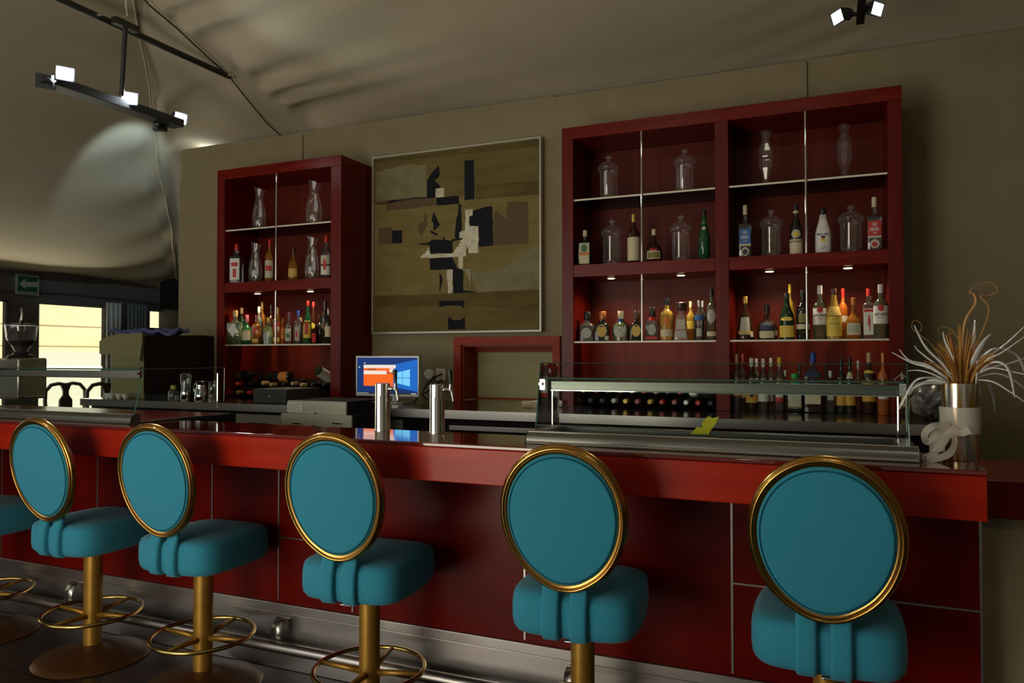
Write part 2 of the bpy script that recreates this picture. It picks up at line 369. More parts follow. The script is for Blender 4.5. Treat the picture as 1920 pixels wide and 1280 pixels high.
m.build('kick_plate', 'steeldark', bar, bevel=.003)
m = MB(); TZ = .165; m.tube([(BX0, .262, TZ), (PE-.1, .262, TZ)], .024, 14); fr = m.build('foot_rail', 'steeldark', bar, smooth=40)
for px, py in ((125, 1105), (515, 1185), (1068, 1262)):
    x = atY(px, py, .26).x; b = MB(); pts = [(.333, .262), (.312, .267), (.290, .258), (.275, .235), (.268, .19)]
    vs = [];
    for yy, zz in pts: vs += [(x-.028, yy, zz), (x+.028, yy, zz)]
    b.add(vs, [(2*i, 2*i+1, 2*i+3, 2*i+2) for i in range(4)]); b.build('rail_bracket', 'steel', bar, smooth=True, solid=.006)
# side counter on the right
cx0 = BX1+.012
sc_ = thing('side_counter', 'dark red capped half wall continuing the bar on the far right side', 'counter', (1.6, .6, FLOOR))
m = MB(); m.box(cx0, 3.4, .395, .92, .905, 1.02); m.build('counter_cap', 'panel', sc_, bevel=.004)
m = MB(); m.box(PE+.004, 3.4, .45, .86, FLOOR, .904); m.build('half_wall', 'taupe', sc_)

# ------------------------------------------------------------------ back counter
bc = thing('back_counter', 'stainless steel back counter along the wall under both shelf units', 'counter', (-2.3, 1.9, FLOOR))
m = MB(); m.box(-4.96, .46, 1.42, 2.262, 1.052, 1.10); m.build('worktop', 'steeltop', bc)
m = MB(); m.box(-4.96, .46, 1.4165, 1.4195, 1.052, 1.099); m.build('front_edge', 'steel', bc)
m = MB(); m.box(-4.95, .44, 1.50, 2.262, FLOOR, 1.051); m.build('carcass', 'darkcab', bc)
def cx(px, py, Y): return atY(px, py, Y).x
for (a, b) in ((445, 541), (700, 722), (735, 757)):
    m = MB(); m.box(cx(a, 780, 1.49), cx(b, 780, 1.49), 1.475, 1.499, .35, 1.03); d = m.build('door', 'steelface', bc, bevel=.003)
    if a == 445:
        h = MB(); h.box(cx(466, 785, 1.48), cx(505, 785, 1.48), 1.468, 1.4745, .93, .975); h.build('handle', 'black', d)
m = MB(); m.box(cx(843, 790, 1.45), cx(1118, 795, 1.45), 1.44, 1.495, .985, 1.015); m.build('apron_rail', 'steel', bc, bevel=.003)
m = MB(); m.box(cx(1118, 795, 1.45), cx(1139, 795, 1.45), 1.43, 1.495, .955, 1.03); m.build('bracket', 'white', bc, bevel=.003, )
# serving hatch
ht = thing('serving_hatch', 'reddish pine framed serving hatch closed by an olive beige shutter below the painting', 'hatch', (-2.0, 2.35, 1.1))
m = MB(); fw = .054; fy0, fy1 = 2.272, 2.2995
zo = 1.531
m.prism([(HX0-fw, 1.101), (HX0, 1.101), (HX0, HZ1), (HX0-fw, zo)], (0, fy0, 0), (1, 0, 0), (0, 0, 1), (0, fy1-fy0, 0))
m.prism([(HX0-fw, zo), (HX0, HZ1), (HX1, HZ1), (HX1+.049, zo)], (0, fy0, 0), (1, 0, 0), (0, 0, 1), (0, fy1-fy0, 0))
m.prism([(HX1, HZ1), (HX1, 1.101), (HX1+.049, 1.101), (HX1+.049, zo)], (0, fy0, 0), (1, 0, 0), (0, 0, 1), (0, fy1-fy0, 0))
m.build('frame', 'pine', ht)
m = MB(); e = .001
m.box(HX0+e, HX0+.012, fy1, 2.52, 1.101, HZ1-e); m.box(HX1-.012, HX1-e, fy1, 2.52, 1.101, HZ1-e); m.box(HX0+.013, HX1-.013, fy1, 2.52, HZ1-.013, HZ1-e)
q = atY(884, 655, 2.5)
m.box(HX0+.013, q.x+.05, 2.47, 2.50, 1.10, HZ1-.014); m.box(q.x+.05, HX1-.013, 2.47, 2.50, atY(900, 660, 2.47).z, HZ1-.014)
m.box(q.x+.05, HX1-.013, 2.47, 2.50, 1.10, atY(950, 746, 2.47).z)
m.build('lining', 'pine', ht)
m = MB(); m.box(HX0+.014, HX1-.014, 2.501, 2.515, 1.10, HZ1-.014); m.build('shutter', 'beige', ht)
m = MB(); m.box(HX0+.013, HX1-.013, 2.2635, 2.4695, 1.088, 1.10); m.build('sill', 'steel', ht)

# ------------------------------------------------------------------ shelf units
def shelf_unit(label, X0, X1, bays, ztop, mids, xdiv, bracket_px, loc):
    t = thing('shelf_unit', label, 'shelf unit', loc, 'mahogany bottle shelf units on the back counter')
    D = YWALL-.002; f = .022
    m = MB(); m.box(X0, X1, YCAB, D, ztop-.072, ztop); m.build('top_board', 'wood', t, bevel=.0015)
    m = MB(); m.box(X0, bays[0][0], YCAB, D, 1.101, ztop-.073); m.build('side_panel', 'wood_v', t, bevel=.0015)
    m = MB(); m.box(bays[-1][1], X1, YCAB, D, 1.101, ztop-.073); m.build('side_panel', 'wood_v', t, bevel=.0015)
    if len(bays) == 2:
        m = MB(); m.box(bays[0][1], bays[1][0], YCAB, D, 1.101, ztop-.073); m.build('divider_panel', 'wood_v', t, bevel=.0015)
    for k, (a, b) in enumerate(bays):
        m = MB(); m.box(a+e, b-e, 2.27, D, 1.102, ztop-.074); m.build('back_panel', 'woodback', t)
        m = MB(); m.box(a+e, b-e, YCAB+.002, 2.269, 1.868, 1.94); bd = m.build('shelf_board', 'wood', t, bevel=.0015)
        for z in (2.33, 1.487):
            m = MB(); m.box(a+.002, b-.002, YCAB+.012, 2.268, z-.008, z); g = m.build('glass_shelf', 'glass', t)
            q = MB(); q.box(a+.002, b-.002, YCAB+.0095, YCAB+.0118, z-.009, z+.0005); q.build('shelf_edge', 'shelfedge', g)
        for za, zb in ((1.487, 1.867), (1.941, ztop-.074)):
            m = MB(); x = xdiv[k]; m.tube([(x, YCAB+.003, za), (x, YCAB+.003, zb)], .0062, 10); m.build('shelf_post', 'chrome', t, smooth=40)
        for px in bracket_px[k]:
            x = atY(px, 525, YCAB+.11).x; q = MB(); q.lathe([(.026, 1.8625), (.030, 1.8675)], (x, YCAB+.11, 0), 20); pl = q.build('puck_light', 'steel', bd)
            q = MB(); q.lathe([(.020, 1.8605), (.022, 1.8624)], (x, YCAB+.11, 0), 20); q.build('lens', 'puck', pl)
            lamp('puck_lamp', 'SPOT', (x, YCAB+.11, 1.855), (x, YCAB+.09, 1), 7.5, (1, .82, .55), .02, 150, .9)
    return t
shelf_unit('narrow mahogany shelf unit of one bay with glass carafes, left of the painting', -4.185, -3.076, [(-4.112, -3.160)], 2.778, None, [-3.635], [(483, 582)], (-3.6, 2.1, 1.1))
shelf_unit('wide mahogany shelf unit of two bays with glass jars, right of the painting', -1.483, .328, [(-1.412, -.590), (-.519, .262)], 2.763, None, [-1.0, -.125], [(1146, 1277), (1443, 1590)], (-.55, 2.1, 1.1))

# ------------------------------------------------------------------ painting
pt = thing('painting', 'large olive and black abstract painting in a thin pale frame', 'painting', (-2.4, 2.28, 1.57))
PX0, PX1, PZ0, PZ1 = -3.046, -1.741, 1.560, 2.836
C('p_base', (.200, .150, .048), .8, spec=.2); C('p_dark', (.115, .078, .022), .8, spec=.2); C('p_mid', (.150, .110, .036), .8, spec=.2); C('p_light', (.205, .175, .085), .8, spec=.2)
C('p_brown', (.120, .078, .038), .8, spec=.2); C('p_black', (.008, .009, .012), .8, spec=.2); C('p_white', (.62, .58, .42), .8, spec=.2); C('p_grey', (.27, .26, .16), .8, spec=.2)
noisy(MT['p_base'], (.165, .122, .038), (.225, .175, .062), (3, 3, 9), 8, nscale=1.5); noisy(MT['p_dark'], (.085, .060, .016), (.135, .095, .028), (3, 3, 9), 8, nscale=1.5)
noisy(MT['p_light'], (.17, .15, .07), (.235, .205, .11), (6, 6, 6), 8, nscale=1.5); noisy(MT['p_mid'], (.12, .088, .028), (.17, .125, .042), (2, 2, 9), 8, nscale=1.5)
noisy(MT['p_white'], (.45, .41, .27), (.70, .66, .50), (20, 20, 20), 5, nscale=1.5)
m = MB(); keys = ['p_base', 'p_dark', 'p_mid', 'p_light', 'p_brown', 'p_black', 'p_white', 'p_grey']
# coordinates below are fractions of the canvas, x to the right and y down
def uv(c, r): # from the close-up's pixels
    t = (c-92)/(1098-92); yt = 155+(48-155)*t; yb = 1225+(1212-1225)*t
    return (t, (r-yt)/(yb-yt))
CW, CH = PX1-PX0-.03, PZ1-PZ0-.03
lay = [0]
def patch(k, pts, raw=False):
    lay[0] += 1; yy = 2.262-.00012*lay[0]; P = []
    for c, r in pts:
        u, v = (c, r) if raw else uv(c, r); u = min(max(u, 0), 1); v = min(max(v, 0), 1); P.append((PX0+.015+u*CW, PZ1-.015-v*CH))
    m.prism(P, (0, yy, 0), (1, 0, 0), (0, 0, 1), (0, .00008, 0), keys.index(k))
m.box(PX0+.01, PX1-.01, 2.2622, 2.29, PZ0+.01, PZ1-.01, 0)
def rg(pts, amp=4, n=5, seed=1):  # ragged outline
    rr = random.Random(seed); out = []
    for (a, b), (c, d) in zip(pts, pts[1:]+pts[:1]):
        for i in range(n):
            t = i/n; out.append((a+(c-a)*t+(rr.uniform(-amp, amp) if i else 0), b+(d-b)*t+(rr.uniform(-amp, amp) if i else 0)))
    return out
patch('p_dark', [(0, 0), (1, 0), (1, .075), (.3, .075), (0, .05)], True)
patch('p_mid', rg([(92, 175), (420, 150), (1098, 90), (1098, 390), (560, 400), (92, 430)], 3, 6))
patch('p_light', rg([(100, 230), (300, 190), (430, 190), (430, 390), (100, 410)], 5, 6, 2))
patch('p_dark', rg([(730, 325), (1098, 300), (1098, 385), (730, 412)], 2, 5, 3))
patch('p_brown', rg([(165, 410), (470, 395), (490, 440), (300, 465), (165, 475)], 3, 5, 4))
patch('p_light', rg([(700, 860), (860, 850), (1098, 690), (1098, 965), (740, 980)], 4, 5, 5))
patch('p_dark', rg([(92, 1000), (700, 985), (1098, 968), (1098, 1212), (92, 1222)], 3, 8, 6))
patch('p_mid', rg([(92, 1080), (560, 1060), (1098, 1100), (1098, 1212), (92, 1222)], 5, 8, 7))
patch('p_brown', rg([(120, 580), (205, 575), (205, 680), (120, 685)], 3, 4, 8))
patch('p_black', rg([(206, 597), (272, 594), (273, 675), (207, 678)], 1, 3, 9))
patch('p_black', rg([(432, 395), (432, 290), (462, 240), (505, 196), (512, 262), (480, 290), (515, 322), (512, 345), (486, 345), (486, 395)], 2, 3, 10))
patch('p_black', rg([(662, 170), (720, 165), (722, 410), (664, 414)], 1.5, 6, 11))
patch('p_white', rg([(486, 340), (538, 336), (540, 391), (487, 394)], 2, 4, 12))
patch('p_black', rg([(489, 395), (628, 386), (632, 437), (490, 443)], 2, 5, 13))
patch('p_black', rg([(92, 424), (160, 428), (210, 405), (260, 408), (350, 392), (470, 394), (470, 399), (350, 400), (250, 414), (150, 434), (92, 430)], 1, 3, 14))
patch('p_brown', rg([(912, 432), (1030, 430), (1036, 682), (835, 698), (832, 545), (850, 480), (912, 540)], 3, 5, 15))
patch('p_black', rg([(712, 480), (780, 460), (828, 452), (833, 697), (750, 702), (748, 580), (690, 572), (690, 515)], 2, 5, 16))
patch('p_black', rg([(628, 440), (643, 440), (646, 600), (634, 610), (632, 650), (607, 650), (610, 540), (625, 500)], 3, 5, 17))
patch('p_white', rg([(668, 476), (712, 470), (712, 508), (692, 515), (692, 576), (746, 574), (748, 738), (692, 740), (675, 690), (672, 760), (655, 762), (655, 838), (627, 838), (627, 762), (385, 772), (425, 735), (440, 700), (455, 745), (590, 742), (625, 700), (650, 650), (634, 640), (634, 612), (668, 600)], 4, 6, 18))
patch('p_black', rg([(462, 656), (532, 655), (536, 628), (545, 657), (592, 664), (590, 742), (500, 738), (455, 745), (450, 690), (350, 682), (440, 676)], 2, 4, 19))
patch('p_black', rg([(580, 655), (655, 646), (650, 656), (590, 668)], 1.5, 4, 20))
patch('p_black', rg([(472, 480), (496, 530), (512, 565), (490, 590), (475, 598), (470, 545), (460, 545)], 2, 3, 21))
patch('p_black', rg([(450, 596), (498, 618), (496, 634), (462, 618)], 2, 3, 22))
patch('p_brown', rg([(420, 475), (432, 560), (395, 635), (372, 590), (380, 565), (410, 545)], 3, 3, 23))
patch('p_black', rg([(452, 770), (590, 764), (618, 830), (655, 845), (656, 970), (735, 980), (656, 986), (597, 988), (594, 840), (452, 842)], 2, 4, 24))
patch('p_white', rg([(556, 842), (594, 840), (592, 985), (565, 988)], 4, 5, 25))
patch('p_grey', rg([(655, 840), (702, 838), (703, 962), (690, 900), (668, 850)], 2, 4, 26))
patch('p_black', rg([(510, 862), (530, 890), (524, 930), (511, 978)], 2, 4, 27))
patch('p_black', rg([(507, 1036), (662, 1034), (664, 1078), (640, 1064), (570, 1062), (510, 1072)], 3, 5, 28))
patch('p_black', rg([(566, 1132), (600, 1155), (640, 1152), (665, 1134), (667, 1209), (566, 1210)], 2, 5, 29))
m.build('canvas', keys, pt)
C('picframe', (.42, .40, .33), .35, metal=.3)
m = MB(); w_ = .012
m.box(PX0, PX0+w_, 2.245, 2.295, PZ0, PZ1); m.box(PX1-w_, PX1, 2.245, 2.295, PZ0, PZ1); m.box(PX0+w_, PX1-w_, 2.245, 2.295, PZ1-w_, PZ1); m.box(PX0+w_, PX1-w_, 2.245, 2.295, PZ0, PZ0+w_)
m.build('frame', 'picframe', pt)
# ------------------------------------------------------------------ bar stools
def egg(n, w, h, k=1.0, off=0):
    """outline of the chair back in (x, z): round top, sides narrowing to a blunt point"""
    out = []
    for i in range(n):
        a = 2*pi*i/n; x = sin(a); z = cos(a)
        xx = (w/2+off)*x*(1-.10*(1-z)/2*abs(x)**.5); zz = (h/2+off)*z
        if z < -.9: zz = (h/2+off)*(-.9-(-.9-z)*1.25)*1.0
        out.append((xx, zz))
    return out
def make_stool(label):
    t = thing('bar_stool', label, 'bar stool', (0, 0, 0), 'teal swivel stools along the bar')
    sb = .500  # underside of the seat above floor
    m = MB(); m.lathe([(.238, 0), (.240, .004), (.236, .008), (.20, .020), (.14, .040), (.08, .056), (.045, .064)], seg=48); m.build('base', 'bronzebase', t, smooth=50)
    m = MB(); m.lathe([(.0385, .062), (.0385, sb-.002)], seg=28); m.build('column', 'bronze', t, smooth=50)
    zr = .205; RR = .203
    m = MB(); m.tube([(RR*cos(a), RR*sin(a), zr) for a in [2*pi*i/56 for i in range(56)]], .0088, 10, closed=True)
    fr = m.build('foot_ring', 'brass', t, smooth=True)
    for k in range(4):
        a = R(4+90*k); m = MB(); m.tube([(.036*cos(a), .036*sin(a), zr-.012), (.10*cos(a), .10*sin(a), zr-.006), ((RR-.004)*cos(a), (RR-.004)*sin(a), zr)], [.0135, .011, .008], 8); m.build('spoke', 'bronze', fr, smooth=True)
    # seat cushion: rounded block, a notch at the rear between the two straps
    m = MB(); W, Dp, H = .405, .425, .134; nx = 9
    prof = [(0.86, 0), (.94, .005), (.985, .020), (1.0, .045), (1.0, .086), (.99, .108), (.96, .124), (.88, H)]
    n = 56; vs = []; fs = []
    def outl(a, k):
        e_ = 4.8; c, s_ = cos(a), sin(a); q = (abs(c)**e_+abs(s_)**e_)**(-1/e_)
        x = c*q*W/2*k; y = s_*q*Dp/2*k
        return x*(1-.05*max(0, y/(Dp/2))), y
    for k, z in prof:
        for i in range(n): x, y = outl(2*pi*i/n, k); vs.append((x, y+.014, sb+z))
    for j in range(len(prof)-1):
        for i in range(n): i2 = (i+1) % n; fs.append((j*n+i, j*n+i2, (j+1)*n+i2, (j+1)*n+i))
    o_ = len(vs)
    for k in (.55, .25):
        for i in range(n): x, y = outl(2*pi*i/n, k); vs.append((x, y+.014, sb+H+.005*(1-k)+.002))
    b = (len(prof)-1)*n
    for j, (p, q) in enumerate(((b, o_), (o_, o_+n))):
        for i in range(n): i2 = (i+1) % n; fs.append((p+i, p+i2, q+i2, q+i))
    fs.append(tuple(o_+n+i for i in range(n))); fs.append(tuple(reversed(range(n))))
    m.add(vs, fs); st = m.build('seat', 'teal', t, smooth=True)
    m = MB(); m.tube([(outl(2*pi*i/n, .965)[0], outl(2*pi*i/n, .965)[1]+.014, sb+.121) for i in range(n)], .0022, 5, closed=True); m.build('piping', 'teal', st, smooth=True)
    m = MB(); m.box(-.055, .055, -.07, .10, sb-.010, sb-.0005); m.box(-.012, .030, -.185, -.06, sb-.008, sb-.002); m.build('mounting_plate', 'chrome', t, bevel=.002)
    # upholstered straps carrying the back
    for s_ in (-1, 1):
        xc = -.006+s_*.0435; m = MB(); hw = .027
        pr = [(-.12, -.004), (-.185, -.004), (-.206, .003), (-.2185, .022), (-.2215, .055), (-.217, .11), (-.205, .15), (-.200, .196), (-.182, .196), (-.180, .10), (-.17, .045), (-.12, .04)]
        n_ = len(pr); nr = []
        for i in range(n_):
            (ax, az), (bx_, bz), (cx_, cz) = pr[i-1], pr[i], pr[(i+1) % n_]
            d1 = Vector((bx_-ax, bz-az)).normalized(); d2 = Vector((cx_-bx_, cz-bz)).normalized(); d = (d1+d2).normalized(); nr.append((d.y, -d.x))
        vs = []; fs = []; lo_ = ((-hw, .008), (-hw+.002, .004), (-hw+.006, .001), (-hw+.011, 0), (hw-.011, 0), (hw-.006, .001), (hw-.002, .004), (hw, .008))
        for xo, ins in lo_:
            for (a, b), (nx_, nz_) in zip(pr, nr): vs.append((xc+xo, a+nx_*ins, sb+b+nz_*ins))
        for j in range(len(lo_)-1):
            for i in range(n_): i2 = (i+1) % n_; fs.append((j*n_+i, j*n_+i2, (j+1)*n_+i2, (j+1)*n_+i))
        fs.append(tuple(reversed(range(n_)))); fs.append(tuple((len(lo_)-1)*n_+i for i in range(n_)))
        m.add(vs, fs); m.build('back_strap', 'teal', t, smooth=50)
    # back: reclined egg-shaped pad with a metal rim
    bw, bh = .376, .422; zc = sb+.168+bh/2; yb = -.208; til = R(9.5)
    def P3(x, z, y): return (x, yb+y*cos(til)-(z+bh/2)*sin(til)*.95, zc+z*cos(til)+y*sin(til))
    N_ = 64; oo = egg(N_, bw, bh)
    m = MB(); m.tube([P3(x, z, 0) for x, z in oo], .0135, 12, closed=True, flat=.017)
    rim = m.build('back_rim', 'gold', t, smooth=True)
    m = MB(); m.tube([P3(x*1.022, z*1.022, -.013) for x, z in oo], .0055, 8, closed=True); m.build('rim_bead', 'gold', rim, smooth=True)
    # both pad faces are domed
    m = MB()
    ks = [(1.0, -.004), (.985, -.013), (.95, -.0165), (.90, -.0175), (.6, -.0215), (.3, -.0235), (.02, -.024)]
    vs = []; fs = []
    allk = [(k, y) for k, y in ks][::-1]+[(1.0, .012), (.96, .030), (.88, .038), (.6, .044), (.3, .046), (.02, .046)]
    for k, y in allk:
        for x, z in oo: vs.append(P3(x*k*.955, z*k*.955, y))
    for j in range(len(allk)-1):
        for i in range(N_): i2 = (i+1) % N_; fs.append((j*N_+i, j*N_+i2, (j+1)*N_+i2, (j+1)*N_+i))
    fs.append(tuple(reversed(range(N_)))); fs.append(tuple((len(allk)-1)*N_+i for i in range(N_)))
    m.add(vs, fs); pad = m.build('backrest', 'teal', t, smooth=True)
    m = MB(); m.tube([P3(x*.905, z*.905, -.0165) for x, z in oo], .0024, 6, closed=True); m.build('piping', 'tealdark', pad, smooth=True)
    return t
SY = .085
stools = [(-.024, 'rightmost teal bar stool with gold-rimmed round back, nearest the vase'),
          (-.758, 'teal bar stool below the left end of the right display case'),
          (-1.59, 'teal bar stool in front of the cash drawers, third from the right'),
          (-2.42, 'teal bar stool just right of the left display case'),
          (-3.098, 'teal bar stool with its whole back in front of the left display case'),
          (-3.86, 'teal bar stool cut off by the picture edge, only seat and ring showing')]
s0 = make_stool(stools[0][1]); s0.location = (stools[0][0], SY, FLOOR)
for (x, lb), (y_, a_) in zip(stools[1:], ((.058, 4), (.072, 4), (SY, 1), (.10, 0), (.10, 0))): dup(s0, (x, y_, FLOOR), lb).rotation_euler.z = R(a_)

# ------------------------------------------------------------------ display cases
def case(label, X0, X1, Y0, Y1, ztop, zrail, side_r_only, loc):
    t = thing('display_case', label, 'display case', loc, 'glass display cases on the bar')
    m = MB(); z0, z1 = 1.1005, 1.142; r_ = .045; rs = .045 if not side_r_only else .010
    m.prism([(Y0-.010, z0), (Y0-.010, z0+.005), (Y0-.004, z0+.008), (Y0-.003, z0+.026), (Y0+.003, z0+.034), (Y0+.012, z1), (Y0+r_, z1), (Y0+r_, z0)], (X0-.004, 0, 0), (0, 1, 0), (0, 0, 1), (X1-X0+.008, 0, 0))
    zs_ = z1 if not side_r_only else z0+.008
    m.box(X0, X1, Y1-rs, Y1, z0, zs_-.002); m.box(X0, X0+rs, Y0+r_+e, Y1-rs-e, z0, zs_); m.box(X1-rs, X1, Y0+r_+e, Y1-rs-e, z0, zs_)
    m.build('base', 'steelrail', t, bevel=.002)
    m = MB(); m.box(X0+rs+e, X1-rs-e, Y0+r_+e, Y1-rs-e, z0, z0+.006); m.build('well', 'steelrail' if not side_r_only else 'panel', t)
    m = MB(); m.tube([(X0-.002, Y0-.007, z0+.006), (X1+.002, Y0-.007, z0+.006)], .0024, 6); m.tube([(X0-.002, Y0+.010, z1), (X1+.002, Y0+.010, z1)], .0024, 6); m.build('base_moulding', 'chrome', t)
    sl = .05
    m = MB(); m.prism([(Y0+.025, z1), (Y0+.029, z1), (Y0+.029+sl, ztop), (Y0+.025+sl, ztop)], (X0+.022, 0, 0), (0, 1, 0), (0, 0, 1), (X1-X0-.04, 0, 0))
    fp = m.build('front_pane', 'caseglass', t)
    m = MB(); m.tube([(X0+.022, Y0+.027+sl, ztop), (X1-.018, Y0+.027+sl, ztop)], .0012, 4); m.build('pane_edge', 'glassedge', fp)
    for x in ([X0+.018] if not side_r_only else [])+[X1-.018]:
        m = MB(); m.prism([(Y0+.032, z1), (Y1-.03, z1), (Y1-.03, ztop), (Y0+.032+sl, ztop)], (x-.003, 0, 0), (0, 1, 0), (0, 0, 1), (.005, 0, 0))
        sp = m.build('side_pane', 'caseglass', t)
        m = MB(); m.tube([(x, Y0+.030, z1), (x, Y0+.030+sl, ztop), (x, Y1-.03, ztop), (x, Y1-.03, z1)], .0024, 5); m.build('pane_edge', 'glassedge', sp)
        m = MB(); q = -1 if x > (X0+X1)/2 else 1
        m.box(min(x+q*.004, x+q*.022), max(x+q*.004, x+q*.022), Y0+.062, Y0+.066, zrail-.012, zrail+.024); m.tube([(x+q*.010, Y0+.060, zrail+.008), (x+q*.010, Y0+.050, zrail+.008)], .006, 10); m.build('glass_clamp', 'chrome', t)
        m = MB(); m.tube([(x+q*.014, Y1-.06, z1), (x+q*.014, Y1-.06, zrail)], .0035, 8); m.build('rear_post', 'chrome', t, smooth=40)
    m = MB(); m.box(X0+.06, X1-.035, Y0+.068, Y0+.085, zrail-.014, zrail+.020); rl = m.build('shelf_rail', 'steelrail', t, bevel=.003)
    m = MB(); m.box(X0+.062, X1-.037, Y0+.0655, Y0+.0675, zrail-.0145, zrail-.0125); m.build('rail_edge', 'chrome', rl)
    m = MB(); m.box(X0+.03, X1-.03, Y0+.066, Y1-.05, zrail+.024, zrail+.031); g = m.build('top_shelf', 'caseglass', t)
    m = MB(); m.tube([(X0+.03, Y0+.0645, zrail+.0275), (X1-.03, Y0+.0645, zrail+.0275)], .0034, 5); m.build('shelf_edge', 'glassedge', g)
    return t
case('stainless glass display case on the right half of the bar with a yellow cloth inside', -.968, .216, .10, .385, 1.376, 1.295, False, (-.38, .24, 1.1005))
case('stainless glass display case at the left end of the bar below the coffee grinder', -4.6, -2.868, .10, .70, 1.342, 1.315, True, (-3.7, .4, 1.1005))
P = atZ(1322, 810, 1.142)
m = MB()
cl = [(1300, 811), (1308, 803), (1318, 806), (1319, 792), (1328, 783), (1336, 786), (1344, 784), (1340, 794), (1330, 806), (1328, 812)]
pts = [atY(a, b, .335) for a, b in cl]; m.prism([(p.x, p.z) for p in pts], (0, .33, 0), (1, 0, 0), (0, 0, 1), (0, .014, 0))
tag(m.build('cleaning_cloth', 'yellow', loc=(pts[0].x, .335, 1.142), bevel=.004), 'crumpled yellow cloth sticking up from the rear edge of the right display case', 'cloth')

# ------------------------------------------------------------------ beer taps
def tap(px, py, label, htop):
    P = atZ(px, py, 1.1); t = thing('beer_tap', label, 'beer tap', (P.x, min(P.y, .31), 1.1005), 'chrome beer towers on the bar'); L = t.location
    r_ = 14*mpp(P); h = .190
    m = MB(); m.lathe([(r_+.001, 0), (r_+.001, .006), (r_, .008), (r_, h-.002), (r_-.002, h)], L, 36); m.build('tower', 'chrome', t, smooth=40)
    m = MB(); a = Vector((L.x+r_-.002, L.y, L.z+h-.022)); m.tube([a, a+Vector((.022, .006, 0)), a+Vector((.032, .010, -.004)), a+Vector((.038, .012, -.045))], [.008, .009, .008, .005], 10); m.tube([a+Vector((.028, .008, 0)), a+Vector((.029, .008, .022))], [.009, .006], 10); m.build('faucet', 'chrome', t, smooth=40)
    m = MB(); b = a+Vector((.029, .008, .022)); m.tube([b, b+Vector((-.002, 0, .030)), b+Vector((-.005, 0, htop))], [.0055, .0085, .0095], 10); m.build('tap_handle', 'black', t, smooth=40)
tap(717, 806, 'chrome cylindrical beer tower in front of the computer monitor', .055)
tap(827, 809, 'chrome cylindrical beer tower to the right of the computer monitor', .055)

# ------------------------------------------------------------------ cash drawers
YD = 1.05
def bxp(name, mats, parent, x0, x1, ya, yb, Y0, Y1, **k):
    A = atY(x0, yb, Y0); B = atY(x1, ya, Y0); m = MB(); m.box(A.x, B.x, Y0, Y1, A.z, B.z); return m.build(name, mats, parent, **k), A, B
A = atY(527, 811, YD); Bq = atY(659, 779, YD)
wt = thing('work_stand', 'dark stand behind the bar carrying the two cash drawers', 'stand', (-2.1, YD+.2, FLOOR))
m = MB(); m.box(A.x-.02, Bq.x+.02, YD+.01, YD+.36, FLOOR, A.z-.075); m.build('body', 'darkcab', wt)
t = thing('cash_drawer', 'lower stainless cash drawer with two slots, behind the third stool', 'cash drawer', ((A.x+Bq.x)/2, YD+.2, A.z-.074), 'stacked stainless cash drawers')
m = MB(); m.box(A.x, Bq.x, YD+.012, YD+.35, A.z-.072, Bq.z); m.build('housing', 'blackm', t, bevel=.002)
m = MB(); m.box(A.x, Bq.x, YD, YD+.011, A.z-.072, Bq.z); f_ = m.build('drawer_front', 'steelface', t)
for px in (556, 631):
    q = atY(px, 793.5, YD); m = MB(); m.box(q.x-.028, q.x+.026, YD-.003, YD-.0005, q.z-.003, q.z+.003); m.lathe([(.006, -.002), (.006, .004)], (q.x+.026, YD-.004, q.z), 10); m.build('slot_lever', 'chrome', f_)
q = atY(589, 798, YD); m = MB(); m.box(q.x-.012, q.x+.012, YD-.003, YD-.0005, q.z-.003, q.z+.003); m.build('lock', 'black', f_)
zl = Bq.z
A = atY(538.5, 781, YD+.01); Bq2 = atY(648, 753.5, YD+.01)
t = thing('cash_drawer', 'upper stainless cash drawer with a paper notice, stacked on the other one', 'cash drawer', ((A.x+Bq2.x)/2, YD+.2, zl+.001), 'stacked stainless cash drawers')
m = MB(); m.box(A.x, Bq2.x, YD+.026, YD+.36, zl+.001, Bq2.z); m.build('housing', 'blackm', t, bevel=.002)
m = MB(); m.box(A.x, Bq2.x, YD+.014, YD+.0255, zl+.001, Bq2.z); f_ = m.build('drawer_front', 'steelface', t)
C('paperline', (.25, .22, .16), .8)
a1 = atY(538.5, 771, YD+.013); b1 = atY(567, 755, YD+.013); m = MB(); m.box(a1.x, b1.x, YD+.0122, YD+.0135, a1.z, b1.z, 0)
for k in range(5): zz = b1.z-(b1.z-a1.z)*(.18+.16*k); m.box(a1.x+.008, b1.x-.008-.012*(k % 2), YD+.0117, YD+.0121, zz-.0012, zz+.0012, 1)
m.build('notice', ['white', 'paperline'], f_)
q = atY(592, 775.5, YD+.01); m = MB(); m.tube([(q.x, YD+.0135, q.z), (q.x, YD+.006, q.z)], .008, 14); m.build('lock', 'chrome', f_)

# ------------------------------------------------------------------ monitor, keyboard, printer, socket
YM = 1.78
a1 = atY(666, 742, YM); b1 = atY(785.5, 666.5, YM)
t = thing('computer_monitor', 'silver framed computer monitor with a blue desktop and an orange window', 'monitor', ((a1.x+b1.x)/2, YM, 1.1005))
m = MB(); m.box(a1.x, b1.x, YM+.004, YM+.035, a1.z, b1.z); C('silver', (.45, .44, .40), .3, metal=.8); m.build('housing', 'silver', t, bevel=.004)
C('s_blue', (.0, .0, .0), .3, emit=(.008, .035, .16), es=1.0, spec=.1); C('s_blue2', (0, 0, 0), .3, emit=(.012, .14, .55), es=1.0, spec=.1); C('s_cyan', (0, 0, 0), .3, emit=(.20, .65, 1.0), es=1.0, spec=.1)
C('s_orange', (0, 0, 0), .3, emit=(.95, .14, .015), es=1.0, spec=.1); C('s_white', (0, 0, 0), .3, emit=(.85, .75, .65), es=1.0); C('s_dark', (0, 0, 0), .3, emit=(.005, .008, .02), es=1)
